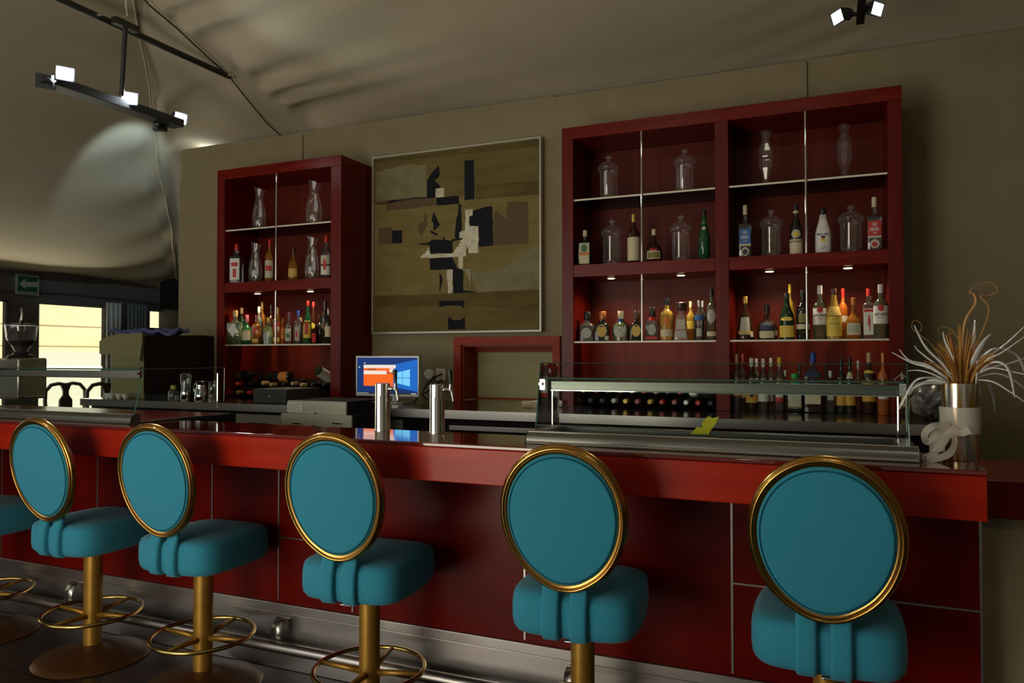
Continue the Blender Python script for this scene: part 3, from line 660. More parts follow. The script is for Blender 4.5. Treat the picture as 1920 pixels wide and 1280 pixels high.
X0, X1, Z0, Z1 = a1.x+.012, b1.x-.012, a1.z+.016, b1.z-.012; W_, H_ = X1-X0, Z1-Z0
m = MB(); ks = ['s_blue', 's_blue2', 's_cyan', 's_orange', 's_white', 's_dark']
def sq(k, u0, u1, v0, v1, l=1): m.box(X0+W_*u0, X0+W_*u1, YM+.003-.0004*l, YM+.0032-.0004*l, Z1-H_*v1, Z1-H_*v0, ks.index(k))
def pg(k, pts, l=1): m.prism([(X0+W_*u, Z1-H_*v) for u, v in pts], (0, YM+.003-.0004*l, 0), (1, 0, 0), (0, 0, 1), (0, .0002, 0), ks.index(k))
m.box(X0, X1, YM+.0029, YM+.0038, Z0, Z1, 0)
pg('s_blue2', [(.45, .25), (1, .05), (1, .92), (.6, .8)]); pg('s_cyan', [(.64, .42), (.88, .32), (.88, .78), (.64, .68)], 2)
sq('s_blue2', .755, .762, .3, .8, 3); sq('s_blue2', .64, .9, .545, .56, 3)
sq('s_orange', .115, .61, .22, .78, 4); sq('s_white', .115, .65, .20, .29, 5); sq('s_white', .115, .50, .36, .46, 5); sq('s_white', .55, .62, .30, .40, 6); sq('s_dark', .18, .32, .315, .335, 6); sq('s_dark', .50, .6, .41, .43, 6)
sq('s_dark', 0, 1, .955, 1, 2)
for k in range(7): sq('s_white', .01+.028*k, .022+.028*k, .968, .985, 3)
sq('s_white', .9, .98, .968, .985, 3); sq('s_white', .12, .14, .14, .17, 2); sq('s_white', .03, .05, .25, .28, 2)
m.build('screen', ks, t)
m = MB(); xm = (a1.x+b1.x)/2; m.box(xm+.02, xm+.07, YM+.03, YM+.05, 1.11, a1.z+.03); m.box(xm-.04, xm+.14, YM-.03, YM+.12, 1.1005, 1.109); m.build('stand', 'silver', t, bevel=.003)
# keyboard
p = atZ(628, 748, 1.10); q = atZ(700, 751, 1.10)
m = MB(); m.box(-.235, .19, -.07, .07, 0, .012, 0)
for r_ in range(5):
    for c in range(14): m.box(-.225+.029*c, -.200+.029*c, -.060+.025*r_, -.039+.025*r_, .012, .017, 1)
k_ = m.build('keyboard', ['black', 'charcoal'], loc=None); k_.location = (-2.72, 1.60, 1.1005); tag(k_, 'flat black keyboard lying on the steel counter left of the monitor', 'keyboard')
# dark box
a1 = atY(475, 753, 1.50); b1 = atY(537, 730, 1.50)
t = thing('receipt_printer', 'low charcoal box on the steel counter in front of the lying wine bottles', 'printer', ((a1.x+b1.x)/2, 1.6, 1.1005))
m = MB(); m.box(a1.x, b1.x, 1.50, 1.84, 1.1005, b1.z); m.build('body', 'charcoal', t, bevel=.004)
m = MB(); m.box((a1.x+b1.x)/2-.012, (a1.x+b1.x)/2+.012, 1.497, 1.4995, b1.z-.05, b1.z-.043); m.build('badge', 'steel', t)
# chrome lever lying on the drawers' side
p = atZ(655, 765, 1.1); 
m = MB(); pa = atY(652, 766, 1.3); pb = atY(703, 754, 1.3); m.tube([pa, (pa+pb)/2+Vector((0, 0, .004)), pb], [.012, .009, .008], 10)
tag(m.build('chrome_lever', 'chrome', loc=pa, smooth=40), 'chrome lever handle pointing right beside the upper cash drawer', 'lever')
# socket with plug
p0 = atY(818, 713, 2.2985); p1 = atY(836, 691, 2.2985)
t = thing('wall_socket', 'white double wall socket between the monitor and the serving hatch', 'socket', ((p0.x+p1.x)/2, 2.297, p0.z))
m = MB(); m.box(p0.x, p1.x, 2.292, 2.2985, p0.z, p1.z); m.build('cover_plate', 'white', t, bevel=.002)
m = MB(); xc_ = (p0.x+p1.x)/2; dz_ = (p1.z-p0.z)
for f_ in (.3, .72):
    m.box(xc_-.018, xc_+.018, 2.2905, 2.2915, p0.z+dz_*f_-.014, p0.z+dz_*f_+.014, 0)
m.build('outlet', ['cream'], t)
p = atY(805, 701, 2.26); m = MB(); m.lathe([(.016, -.02), (.034, -.018), (.036, 0), (.034, .010), (.012, .012)], (0, 0, 0), 20)
t = thing('power_adapter', 'round white plug adapter hanging left of the wall socket', 'adapter', p)
m = MB(); m.tube([p+Vector((0, -.012, 0)), p+Vector((0, .03, 0))], .034, 20); m.build('plug_body', 'white', t, smooth=40)
p2 = atY(828, 708, 2.26)
m = MB(); m.tube([atY(829, 701, 2.275), atY(822, 704, 2.25), atY(812, 708, 2.24), atY(800, 722, 2.2), atY(792, 735, 2.1), atY(795, 745, 2.0), atY(806, 750, 1.95)], .006, 8)
m.tube([atY(828, 711, 2.275), atY(818, 722, 2.24), atY(800, 735, 2.15), atY(786, 742, 2.05), atY(778, 752, 1.9)], .005, 8)
cb = m.build('cord', 'black', t, smooth=True); cb['label'] = 'black cord drooping to the counter'
# coil of cord and white gadget at the hatch
t = thing('coiled_cord', 'coiled cream telephone cord lying on the counter before the serving hatch', 'cord', atY(992, 766, 1.75))
m = MB(); c0 = atY(980, 768, 1.75); c1 = atY(1003, 768, 1.75); pts = []
for i in range(140):
    a = i/140; ang = 2*pi*a*11; mid = Vector((c0.x+(c1.x-c0.x)*a, 1.75, 1.121)); pts.append(mid+Vector((0.004*sin(ang*.5), .019*cos(ang), .017*sin(ang))))
m.tube(pts, .0036, 6); m.build('coil', 'cream', t, smooth=True)
q0 = atY(1018, 764, 1.85)
t = thing('telephone_handset', 'white handset lying on the counter behind the left end of the display case', 'telephone', (q0.x, 1.85, 1.1005))
m = MB(); m.tube([(q0.x-.07, 1.85, 1.118), (q0.x, 1.86, 1.132), (q0.x+.11, 1.86, 1.122)], [.018, .014, .018], 12); m.build('grip', 'white', t, smooth=True)
m = MB(); m.lathe([(.03, .0005), (.032, .012), (.022, .05), (.012, .075)], (q0.x+.02, 1.95, 1.1), 16); m.build('stand_cup', 'white', t, smooth=True)

# ------------------------------------------------------------------ coffee grinder, machine, jugs
YG = 1.25
gc = atY(39, 690, YG); mp_ = mpp(gc)
t = thing('coffee_grinder', 'coffee grinder with a clear hopper full of dark beans, left end of the back bar', 'coffee grinder', (gc.x, YG, 1.10))
def zG(y): return atY(39, y, YG).z
m = MB(); m.box(gc.x-29*mp_, gc.x+29*mp_, YG-.09, YG+.12, 1.10, zG(671)); m.build('body', 'steel', t, bevel=.012)
m = MB(); m.lathe([(24*mp_, zG(671)), (20*mp_, zG(665)), (14*mp_, zG(664)), (12*mp_, zG(660))], (gc.x, YG, 0), 28); m.build('collar', 'black', t, smooth=40)
m = MB(); m.lathe([(10*mp_, zG(659)), (13*mp_, zG(652)), (24*mp_, zG(634)), (26.5*mp_, zG(612)), (26.5*mp_, zG(610))], (gc.x, YG, 0), 36, cap=False); m.build('hopper', 'jar', t, smooth=True)
C('beans', (.012, .008, .005), .6); m = MB(); m.lathe([(9*mp_, zG(659)), (12*mp_, zG(652)), (22*mp_, zG(640)), (21*mp_, zG(637)), (8*mp_, zG(635))], (gc.x, YG, 0), 28); m.build('coffee_beans', 'beans', t)
m = MB(); m.lathe([(27*mp_, zG(610)), (27.5*mp_, zG(608)), (10*mp_, zG(606))], (gc.x, YG, 0), 36); hd = m.build('hopper_lid', 'black', t, smooth=40)
m = MB(); m.tube([(gc.x, YG, zG(608)), (gc.x+2*mp_, YG, zG(597)), (gc.x+3*mp_, YG, zG(588)), (gc.x, YG, zG(577))], [.013, .012, .009, .006], 8); m.build('lid_handle', 'steel', hd, smooth=True)
m = MB(); m.box(gc.x-42*mp_, gc.x-10*mp_, YG-.13, YG-.091, zG(694), zG(687)); m.build('dosing_fork', 'black', t)
# espresso machine seen from the bar
YE = 1.555
t = thing('espresso_machine', 'bulky dark machine with an olive side panel and curved top, left of the steel jugs', 'coffee machine', (-4.6, YE+.07, 1.1005))
a1 = atY(268, 735, YE); b1 = atY(374, 628, YE); m = MB(); m.box(a1.x, b1.x, YE, YE+.14, 1.135, b1.z); C('maroonblack', (.008, .002, .0015), .7, spec=.05); m.build('body', 'maroonblack', t, bevel=.01)
m = MB(); m.box(a1.x+.05, b1.x-.15, YE+.03, YE+.12, 1.1005, 1.1345); m.build('feet', 'black', t)
C('olive', (.20, .19, .08), .45); a2 = atY(208, 733, YE+.01); b2 = atY(266, 664, YE+.01)
m = MB(); m.box(a2.x, a1.x-.002, YE+.01, YE+.13, 1.1005, b2.z); m.build('side_panel', 'olive', t, bevel=.004)
m = MB(); poly = []
for px, py in ((187, 640), (200, 632), (225, 627), (266, 624), (266, 640), (261, 676), (245, 671), (228, 667), (208, 663), (187, 662)):
    q = atY(px, py, YE-.02); poly.append((q.x, q.z))
m.prism(poly, (0, YE-.02, 0), (1, 0, 0), (0, 0, 1), (0, .16, 0)); m.build('curved_hood', 'olive', t, bevel=.004)
rr = random.Random(3)
def fcl(u, v):
    X = atY(207, 628, YE).x+(atY(326, 628, YE).x-atY(207, 628, YE).x)*u
    return (X, YE-.02+.16*v, b1.z+.036+.018*sin(u*9+v*3)*sin(u*17+1)+.012*sin(v*9+u*4))
m = MB(); m.grid(fcl, 36, 10); tag(m.build('folded_cloth', 'blue', loc=(a1.x, YE+.06, b1.z), smooth=True, solid=.018), 'rumpled blue cloth lying on top of the dark machine', 'cloth')
def zY(px, py, Y): return atY(px, py, Y).z
def lathe_px(name, matk, parent, pxc, Y, prof, seg=28, cap=True, smooth=40, sq_=0):
    """prof in photo pixels: (half width, y)"""
    c = atY(pxc, prof[0][1], Y); k = mpp(c); z0 = 1.1005; y0 = prof[0][1]
    m = MB(); m.lathe([(max(w*k, .0005), z0+(y0-y)*k) for w, y in prof], (c.x, Y, 0), seg, cap=cap, sq=sq_); return m.build(name, matk, parent, smooth=smooth), c, k
t = thing('milk_pitcher', 'polished steel milk pitcher with a handle, middle of the jugs on the counter', 'pitcher', (atY(377, 748, 1.48).x, 1.48, 1.1005))
o, c, k = lathe_px('body', 'chrome', t, 377, 1.48, [(11, 749), (12, 745), (11.5, 735), (9, 722), (8.5, 715), (10, 711)], cap=False)
m = MB(); m.tube([(c.x-8*k, 1.48, 1.1+34*k), (c.x-17*k, 1.48, 1.1+32*k), (c.x-18*k, 1.48, 1.1+20*k), (c.x-11*k, 1.48, 1.1+12*k)], .005, 8); m.build('handle', 'chrome', t, smooth=True)
t = thing('blender_jug', 'tall glass jug with a steel base, leftmost of the jugs on the counter', 'jug', (atY(348, 748, 1.49).x, 1.49, 1.1005))
o, c, k = lathe_px('glass_body', 'jar', t, 348, 1.49, [(8, 749), (9, 745), (9, 735), (8, 730), (10, 700), (7, 697)]); o, c, k = lathe_px('steel_base', 'chrome', t, 348, 1.49, [(8.6, 749), (9.6, 746), (8.6, 732)])
t = thing('glass_mug', 'clear glass beer mug with handle, right of the steel milk pitcher', 'mug', (atY(398, 748, 1.48).x, 1.48, 1.1005))
o, c, k = lathe_px('glass_body', 'jar', t, 398, 1.48, [(8, 750), (8, 746), (6.5, 743), (7, 715), (7.5, 711)], cap=False)
m = MB(); m.tube([(c.x+7*k, 1.48, 1.1+28*k), (c.x+13*k, 1.48, 1.1+26*k), (c.x+13*k, 1.48, 1.1+16*k), (c.x+7*k, 1.48, 1.1+12*k)], .004, 8); m.build('handle', 'jar', t, smooth=True)
t = thing('sugar_jar', 'small glass jar with a yellow lid, beside the tall glass jug', 'jar', (atY(325, 748, 1.48).x, 1.48, 1.1005))
lathe_px('glass_body', 'jar', t, 325, 1.48, [(8, 748), (9, 744), (9, 732), (5, 726)]); C('yellowlid', (.55, .48, .10), .5)
c = atY(325, 748, 1.48); k = mpp(c); m = MB(); m.lathe([(5*k, 1.1+22*k), (5*k, 1.1+29*k)], (c.x, 1.48, 0), 18); m.build('lid', 'yellowlid', t, smooth=40)
rk = [(214, 728), (207, 733), (228, 734), (240, 735)]
for i, (px, py) in enumerate(rk):
    p = atZ(px, 749, 1.1); p = atY(px, 745, 1.50); k = mpp(p); m = MB(); m.lathe([(3*k, 0), (5.5*k, 4*k), (6.5*k, 9*k), (6.7*k, 10*k)], (0, 0, 0), 18)
    o = m.build('coffee_cup', 'white', smooth=40); o.location = (p.x, 1.48, 1.1005); tag(o, ['small white coffee cup, second from the left behind the left display case', 'small white coffee cup, leftmost behind the left display case', 'small white coffee cup, third from the left behind the left display case', 'small white coffee cup, rightmost behind the left display case'][i], 'cup', 'white coffee cups on the counter')
# curtain, wall box, exit sign, chairs beyond
def curt(a, b, k, ya, yb, lb):
    def f(u, v):
        Y = atX(a, 600, WX+.16).y; Y2 = atX(b, 600, WX+.16).y; Yq = Y+(Y2-Y)*u
        return (WX+.16+.035*sin(u*k*2*pi)+.01*sin(u*k*5+v*3), Yq, .4+1.75*v)
    m = MB(); m.grid(f, 90, 8); c_ = m.build('curtain', 'curtain2' if k == 4 else 'curtain', loc=(WX+.16, atX(a, 600, WX+.16).y, 2.15), smooth=True, solid=.006); tag(c_, lb, 'curtain', 'curtains by the tent window')
curt(198, 228, 4, 0, 0, 'pale curtain drawn against the right edge of the large bright window')
curt(238, 276, 6, 0, 0, 'dark pleated curtain between the large window and the small one')
C('signgreen', (.004, .07, .03), .5); C('signwhite', (.30, .31, .25), .5)
XS = WX+.12
def sg(px, py): q = atX(px, py, XS); return (q.y, q.z)
t = thing('exit_sign', 'green exit route sign with a white arrow pointing left, above the windows', 'sign', atX(52, 535, XS))
A4 = sg(30, 551); B4 = sg(73.5, 517); m = MB(); m.box(XS-.02, XS, A4[0], B4[0], A4[1], B4[1]); m.build('sign_frame', 'signwhite', t)
m = MB(); a_ = sg(33.5, 545); b_ = sg(70.5, 520.5); m.box(XS+.0005, XS+.003, a_[0], b_[0], a_[1], b_[1]); m.build('sign_face', 'signgreen', t)
m = MB(); ar = [sg(35, 532), (sg(47, 522)), sg(47, 528), sg(70, 529), sg(70, 538), sg(47, 537.5), sg(47, 541.5)]
m.add([(XS+.005, a, b) for a, b in ar], [tuple(range(len(ar)))]); m.build('arrow', 'signwhite', t)
vs, fs = text_mesh('RUTA DE EVACUACION', (b_[0]-a_[0])*.9, .05); yc = (a_[0]+b_[0])/2; zc_ = sg(52, 548)[1]
m = MB(); m.add([(XS+.002, yc+x, zc_+z) for x, z in vs], fs); m.build('lettering', 'signgreen', t)
p = atY(300, 530, 5.6); q = atY(345, 578, 5.6); m = MB(); m.box(p.x, q.x+1.0, 5.6, 6.0, q.z, p.z+.12)
o = m.build('wall_cabinet', 'blackm', loc=(p.x, 5.6, q.z), bevel=.01); tag(o, 'black box mounted high in the corner behind the end of the back wall', 'cabinet')
def dchair(px, X, lb):
    t = thing('dining_chair', lb, 'chair', (X, atX(px, 735, X).y, FLOOR), 'carved chairs by the window'); C('chairwood', (.05, .028, .012), .4)
    L = t.location; w2 = .25; zt_ = atX(px, 716, X).z; zs = .50
    def q(y, z): return (X, L.y+y, z)
    m = MB(); m.tube([q(-w2*.8, FLOOR), q(-w2*.85, zs), q(-w2, zt_-.22), q(-w2*.98, zt_-.1), q(-w2*.72, zt_-.03), q(-w2*.35, zt_-.015), q(-.02, zt_-.03), q(.02, zt_-.03), q(w2*.35, zt_-.015), q(w2*.72, zt_-.03), q(w2*.98, zt_-.1), q(w2, zt_-.22), q(w2*.85, zs), q(w2*.8, FLOOR)], .022, 8); m.build('back_frame', 'chairwood', t, smooth=True)
    m = MB(); m.prism([(-.07, zt_-.02), (-.035, zt_-.10), (-.035, zt_-.15), (-.08, zt_-.21), (-.08, zs), (.08, zs), (.08, zt_-.21), (.035, zt_-.15), (.035, zt_-.10), (.07, zt_-.02)], (X-.01, L.y, 0), (0, 1, 0), (0, 0, 1), (.02, 0, 0)); m.build('splat', 'chairwood', t)
    m = MB(); m.box(X-.0, X+.45, L.y-w2, L.y+w2, zs-.06, zs); m.build('seat', 'chairwood', t, bevel=.01)
    for s_ in (-1, 1): m = MB(); m.tube([(X+.42, L.y+s_*w2*.85, zs-.06), (X+.42, L.y+s_*w2*.85, FLOOR)], .02, 8); m.build('leg', 'chairwood', t, smooth=True)
dchair(123, -8.3, 'dark carved chair silhouetted whole against the large bright window')
dchair(200, -7.7, 'dark carved chair partly hidden behind the coffee machine, right of the other chair')

# ------------------------------------------------------------------ track rod and spot bars
P1 = B3(430, 135); zr_ = P1.z-.03
pa = atZ(115, 0, zr_); pb = Vector((P1.x, P1.y, zr_)); dr = (pb-pa).normalized(); pa2 = pa-dr*.5
C('rod', (.05, .05, .045), .4, metal=.6)
t = thing('ceiling_rod', 'dark metal rod running under the tent roof to the seam, carrying the left lights', 'rod', pb)
m = MB(); m.tube([pa2, pb], .019, 10); m.build('tube', 'rod', t, smooth=40)
m = MB(); hp_ = atZ(235, 47, zr_); m.obox(hp_, dr*.075, Vector((.02, 0, 0)), Vector((0, 0, .018))); m.build('bracket', 'rod', t)
m = MB(); m.tube([pb-dr*.03, pb+dr*.02+Vector((0, 0, .01))], .02, 10); m.build('end_fitting', 'chrome', t, smooth=40)
m = MB(); g0 = atZ(228, 38, zr_+.02); m.tube([g0, g0+Vector((.01, .03, .04)), atZ(237, 14, zr_+.08), atZ(236, -12, zr_+.12)], .006, 6); m.build('cable', 'cream', t, smooth=True)
def head(parent, loc, aim, glow, s=.055, key='glow'):
    """small square floodlight"""
    a = Vector(aim).normalized(); x = a.cross(Vector((0, 0, 1))).normalized(); z = x.cross(a); L = Vector(loc)
    m = MB(); vs = []
    for d, k in ((-.075, .45), (-.05, .7), (0, 1.0), (.006, 1.04)):
        for sx, sz in ((-1, -1), (1, -1), (1, 1), (-1, 1)): vs.append(L+a*d+x*sx*s*k+z*sz*s*.82*k)
    fs = [(3, 2, 1, 0)]+[(4*j+i, 4*j+(i+1) % 4, 4*j+4+(i+1) % 4, 4*j+4+i) for j in range(3) for i in range(4)]
    m.add(vs, fs); h = m.build('spot_head', 'fixture', parent)
    m = MB(); m.add([L+a*.004+x*sx*s*.86+z*sz*s*.68 for sx, sz in ((-1, -1), (1, -1), (1, 1), (-1, 1))], [(0, 1, 2, 3)]); m.build('lens', key, h)
    m = MB(); m.tube([L-a*.04+x*s*.9, L-a*.08+x*s*.5+Vector((0, 0, -.02)), L-a*.10], .006, 6); m.build('yoke', 'fixture', h, smooth=True)
    return L, a
z2 = 2.865
ba = atZ(84, 143, z2+.02); bb = atZ(335, 236, z2-.01)
ba = Vector((ba.x, ba.y, z2)); bb = Vector((bb.x, bb.y, z2)); db = (bb-ba).normalized(); nb = Vector((-db.y, db.x, 0))
t = thing('light_bar', 'suspended grey light bar with bright floodlights at the upper left', 'ceiling light', (ba+bb)/2)
m = MB(); m.obox((ba+bb)/2, db*((bb-ba).length/2), nb*.052, Vector((0, 0, .024))); m.build('housing', 'fixture', t, bevel=.003)
m = MB(); hx = atZ(228, 180, z2+.016); m.tube([(hx.x, hx.y, z2+.016), (hp_.x, hp_.y, zr_-.018)], .013, 10); m.build('drop_tube', 'rod', t, smooth=40)
eyev = lambda p: (EYE-Vector(p)).normalized()
for px, py, zz in ((122, 138, z2+.035), (243, 184, z2+.035), (338, 222, z2+.03)):
    L = atZ(px, py, zz); aim = eyev(L)*1.0+Vector((.1, 0, -.2))
    if px == 338: aim = Vector((1.0, -.2, -.25))
    L, a = head(t, L, aim, True, .042)
    lamp('flood', 'SPOT', L+a*.02, L+a*3, 28 if px != 338 else 16, (.90, .95, 1.0), .04, 120, .5)
L, a = head(t, atZ(86, 152, z2-.01), Vector((-1, .6, .1)), True, .045, 'fixture'); 
L, a = head(t, atZ(300, 236, z2-.02), Vector((-.5, .9, .3)), True, .040, 'glow2')
lamp('flood_hip', 'SPOT', L+a*.02, (-5.6, 2.3, 2.97), 150, (.62, .84, 1.0), .03, 27, .5)
lamp('behind_wall_light', 'POINT', (-4.78, 2.42, 3.075), None, 1.6, (.92, .97, 1), .04)
# right-hand bar, running away from the viewer
zq = 2.92; e0 = atZ(1613, 46, zq)
t = thing('light_bar', 'dark ceiling bar with two square floodlights above the right shelf unit', 'ceiling light', (e0.x, e0.y, zq))
m = MB(); m.box(e0.x-.017, e0.x+.017, e0.y-1.1, e0.y, zq, zq+.03); m.build('housing', 'blackm', t, bevel=.002)
m = MB(); m.tube([(e0.x, e0.y-.6, zq+.03), (e0.x, e0.y-.6, zB(e0.y-.6))], .012, 8); m.build('drop_tube', 'rod', t, smooth=40)
L, a = head(t, atZ(1571, 32, zq+.01), Vector((-.75, -.62, -.35)), True, .036, 'glow2'); lamp('flood', 'SPOT', L+a*.02, (-1.4, -.6, .9), 16, (.95, .97, 1), .03, 110, .5)
m = MB(); m.tube([L-a*.05, (e0.x-.016, e0.y-.08, zq+.015)], .008, 8); m.build('arm', 'blackm', t, smooth=True)
L, a = head(t, atZ(1644, 17, zq+.01), Vector((.75, -.62, -.35)), True, .036, 'glow2'); lamp('flood', 'SPOT', L+a*.02, (.6, .2, 1.2), 9, (.95, .97, 1), .03, 110, .5)
m = MB(); m.tube([L-a*.05, (e0.x+.016, e0.y-.1, zq+.015)], .008, 8); m.build('arm', 'blackm', t, smooth=True)

# ------------------------------------------------------------------ vase with grasses
VX, VY = atZ(1801, 862, 1.1).x, atZ(1801, 862, 1.1).y
VY = .225; VX = atY(1801, 862, VY).x
km = mpp((VX, VY, 1.2)); vr = 31*km; vh = 142*km
t = thing('vase', 'silver and gold mercury glass cylinder vase on the right end of the bar', 'vase', (VX, VY, 1.1005))
MT['merc'] = noisy(mat('mercury glass', (.6, .5, .3), .16, .9), (.42, .24, .05), (.72, .70, .66), (30, 30, 4), 3, nscale=2, contrast=(.4, .6))
m = MB(); m.lathe([(vr*.97, 0), (vr, .004), (vr, vh), (vr-.003, vh), (vr-.003, vh-.03)], (VX, VY, 1.1005), 40, cap=False); m.lathe([(.01, .003), (vr*.95, .003)], (VX, VY, 1.1005), 40, cap=False); m.build('glass_body', 'merc', t, smooth=40)
MT['ribbon'] = glassy('organza ribbon', (.88, .84, .76), .06, .50, (.92, .87, .76), .5)
def zv(y): return 1.1005+(861-y)*km
m = MB(); m.lathe([(vr+.003, zv(812)), (vr+.005, zv(800)), (vr+.004, zv(780)), (vr+.006, zv(763))], (VX, VY, 0), 40, cap=False)
rb = m.build('ribbon_band', 'ribbon', t, smooth=True)
def rib(pts, wd):
    m = MB(); vs = []
    P_ = [atY(a, b, VY-vr-.012+c) for a, b, c in pts]
    # smooth the path
    Q = []
    for i in range(len(P_)-1):
        p0 = P_[max(i-1, 0)]; p1 = P_[i]; p2 = P_[i+1]; p3 = P_[min(i+2, len(P_)-1)]
        for k in range(5):
            s_ = k/5; Q.append(.5*((2*p1)+(p2-p0)*s_+(2*p0-5*p1+4*p2-p3)*s_*s_+(3*p1-p0-3*p2+p3)*s_**3))
    Q.append(P_[-1])
    for i, p in enumerate(Q):
        tg = (Q[min(i+1, len(Q)-1)]-Q[max(i-1, 0)]).normalized(); vw = (EYE-p).normalized(); wv = (tg.cross(vw)*.85+vw*(.25+.45*sin(i*.35))).normalized()*wd/2; vs += [p-wv, p+wv]
    m.add(vs, [(2*i, 2*i+1, 2*i+3, 2*i+2) for i in range(len(Q)-1)]); return m
rib([(1783, 805, 0), (1768, 797, -.015), (1748, 799, -.025), (1734, 813, -.02), (1738, 830, -.01), (1752, 818, 0), (1783, 806, 0)], .019).build('ribbon_loop', 'ribbon', t, smooth=True)
rib([(1784, 806, 0), (1790, 828, -.02), (1780, 850, -.035), (1752, 860, -.04), (1733, 858, -.04), (1745, 852, -.03), (1765, 835, -.02), (1780, 810, 0)], .019).build('ribbon_loop', 'ribbon', t, smooth=True)
rib([(1778, 800, 0), (1762, 806, -.01), (1757, 822, -.01), (1757, 846, -.01)], .040).build('ribbon_tail', 'ribbon', t, smooth=True)
rib([(1782, 802, -.004), (1800, 812, -.006), (1818, 806, -.004)], .022).build('ribbon_tail', 'ribbon', t, smooth=True)
C('silverleaf', (.78, .78, .74), .38, metal=.2); C('goldgrass', (.50, .25, .05), .4, metal=.5); C('goldtwig', (.42, .22, .07), .5, metal=.3); C('rustgrass', (.30, .11, .02), .6)
def blade(name, matk, pts, wd, group, label, depth=0, flat=None, rr_=None):
    P_ = []
    n = len(pts)
    for i, (a, b) in enumerate(pts):
        f = i/(n-1); P_.append(atY(a, b, VY+depth*f))
    Q = []
    for i in range(n-1):
        p0 = P_[max(i-1, 0)]; p1 = P_[i]; p2 = P_[i+1]; p3 = P_[min(i+2, n-1)]
        for k in range(6):
            s_ = k/6; Q.append(.5*((2*p1)+(p2-p0)*s_+(2*p0-5*p1+4*p2-p3)*s_*s_+(3*p1-p0-3*p2+p3)*s_**3))
    Q.append(P_[-1]); N = len(Q); rad = [wd*km/2*(1-.85*(abs(2*i/N-.7)/1.3)**1.5) for i in range(N)]
    mb.tube(Q, rad, 6, flat=[r_*.35 for r_ in rad]); 
sil = [[(1785, 705), (1765, 680), (1735, 650), (1714, 610)], [(1780, 712), (1745, 690), (1710, 680), (1672, 660)], [(1780, 712), (1740, 685), (1705, 675), (1686, 655)],
       [(1780, 716), (1740, 698), (1705, 695), (1675, 712)], [(1782, 718), (1750, 708), (1715, 715), (1690, 760)], [(1782, 720), (1745, 712), (1710, 735), (1685, 765)],
       [(1790, 715), (1770, 695), (1725, 660), (1715, 648)], [(1812, 705), (1822, 680), (1826, 640), (1828, 600)], [(1815, 705), (1828, 670), (1845, 640), (1858, 626)],
       [(1820, 700), (1850, 670), (1885, 645), (1925, 608)], [(1820, 704), (1850, 675), (1880, 660), (1925, 628)], [(1822, 706), (1855, 690), (1890, 682), (1925, 670)],
       [(1822, 708), (1860, 690), (1900, 697), (1922, 702)], [(1822, 710), (1865, 700), (1900, 712), (1920, 728)], [(1824, 712), (1860, 715), (1895, 735), (1925, 756)],
       [(1822, 712), (1850, 715), (1862, 740), (1866, 775)], [(1822, 712), (1860, 680), (1890, 690), (1903, 745)], [(1778, 718), (1740, 715), (1712, 725), (1690, 748)],
       [(1800, 702), (1785, 668), (1772, 640), (1768, 622)], [(1816, 700), (1860, 655), (1905, 665), (1922, 700)], [(1780, 720), (1730, 720), (1700, 740), (1684, 770)],
       [(1830, 700), (1836, 740), (1828, 745), (1826, 738)], [(1812, 700), (1832, 670), (1833, 690), (1830, 720)]]
ctr = (VX, VY, 1.10+vh)
SL = ['rising steeply up left, its tip highest on the left side', 'reaching far left in an almost level line, upper one', 'reaching far left, tip just above the other level leaf', 'arching left and dipping at the tip, uppermost drooping one',
      'drooping steeply left before the display case post', 'drooping lowest on the left, almost to the ribbon', 'pointing up left between the steep and level leaves', 'standing upright behind the gold twigs, tallest upright one',
      'leaning up right with a short curved tip', 'sweeping far up right out of frame, upper of two', 'sweeping far up right out of frame, lower of two', 'running level to the right edge, upper one',
      'running right with a gently falling end', 'running right and ending low near the edge', 'falling long and straight to the lower right', 'hanging straight down right of the vase', 'arching right then dropping in a hook near the edge',
      'drooping left over the display case end', 'short and upright left of the gold tuft', 'arching high right and curling down at the edge', 'drooping left close behind the display case post', 'curled down against the right rim of the vase', 'curved over the right rim in a small loop']
for i, s_ in enumerate(sil):
    mb = MB(); blade('', '', s_, 11 if i % 3 else 7.5, '', '', depth=(-.10, .08, -.03, .12)[i % 4]); o = mb.build('silver_leaf', 'silverleaf', None, loc=ctr, smooth=True)
    tag(o, 'glittery silver leaf '+SL[i], 'decorative leaf', 'silver leaves in the vase')
rr = random.Random(5)
mb = MB()
for i in range(70):
    a = rr.uniform(-1, 1); L_ = rr.uniform(45, 115)*(1.15-.5*abs(a)); x1 = 1802+a*70; y1_ = 716-L_*(1-.35*abs(a)); n0 = len(mb.f)
    blade('', '', [(1802+a*22, 760), (1802+a*24, 712), (1802+a*42, 716-L_*.5), (x1, y1_)], rr.uniform(3, 6), '', '', depth=rr.uniform(-.07, .07))
    for q in range(n0, len(mb.f)): mb.m[q] = (0, 1, 0)[i % 3]
o = mb.build('gold_grass', ['goldgrass', 'rustgrass'], None, loc=ctr, smooth=True); tag(o, 'dense tuft of short gold and rust dyed grass standing in the vase', 'dried grass', kind='stuff')
tw = [[(1800, 715), (1803, 650), (1810, 600), (1828, 570), (1826, 553), (1818, 548), (1825, 538), (1838, 530)],
      [(1812, 715), (1830, 650), (1850, 600), (1853, 575), (1838, 556), (1855, 555), (1870, 545), (1860, 532), (1845, 530), (1838, 545), (1850, 555)],
      [(1795, 715), (1800, 650), (1785, 620), (1765, 612), (1760, 625), (1780, 628), (1788, 618)],
      [(1790, 715), (1750, 650), (1728, 630), (1710, 615), (1715, 600), (1728, 610), (1722, 628)]]
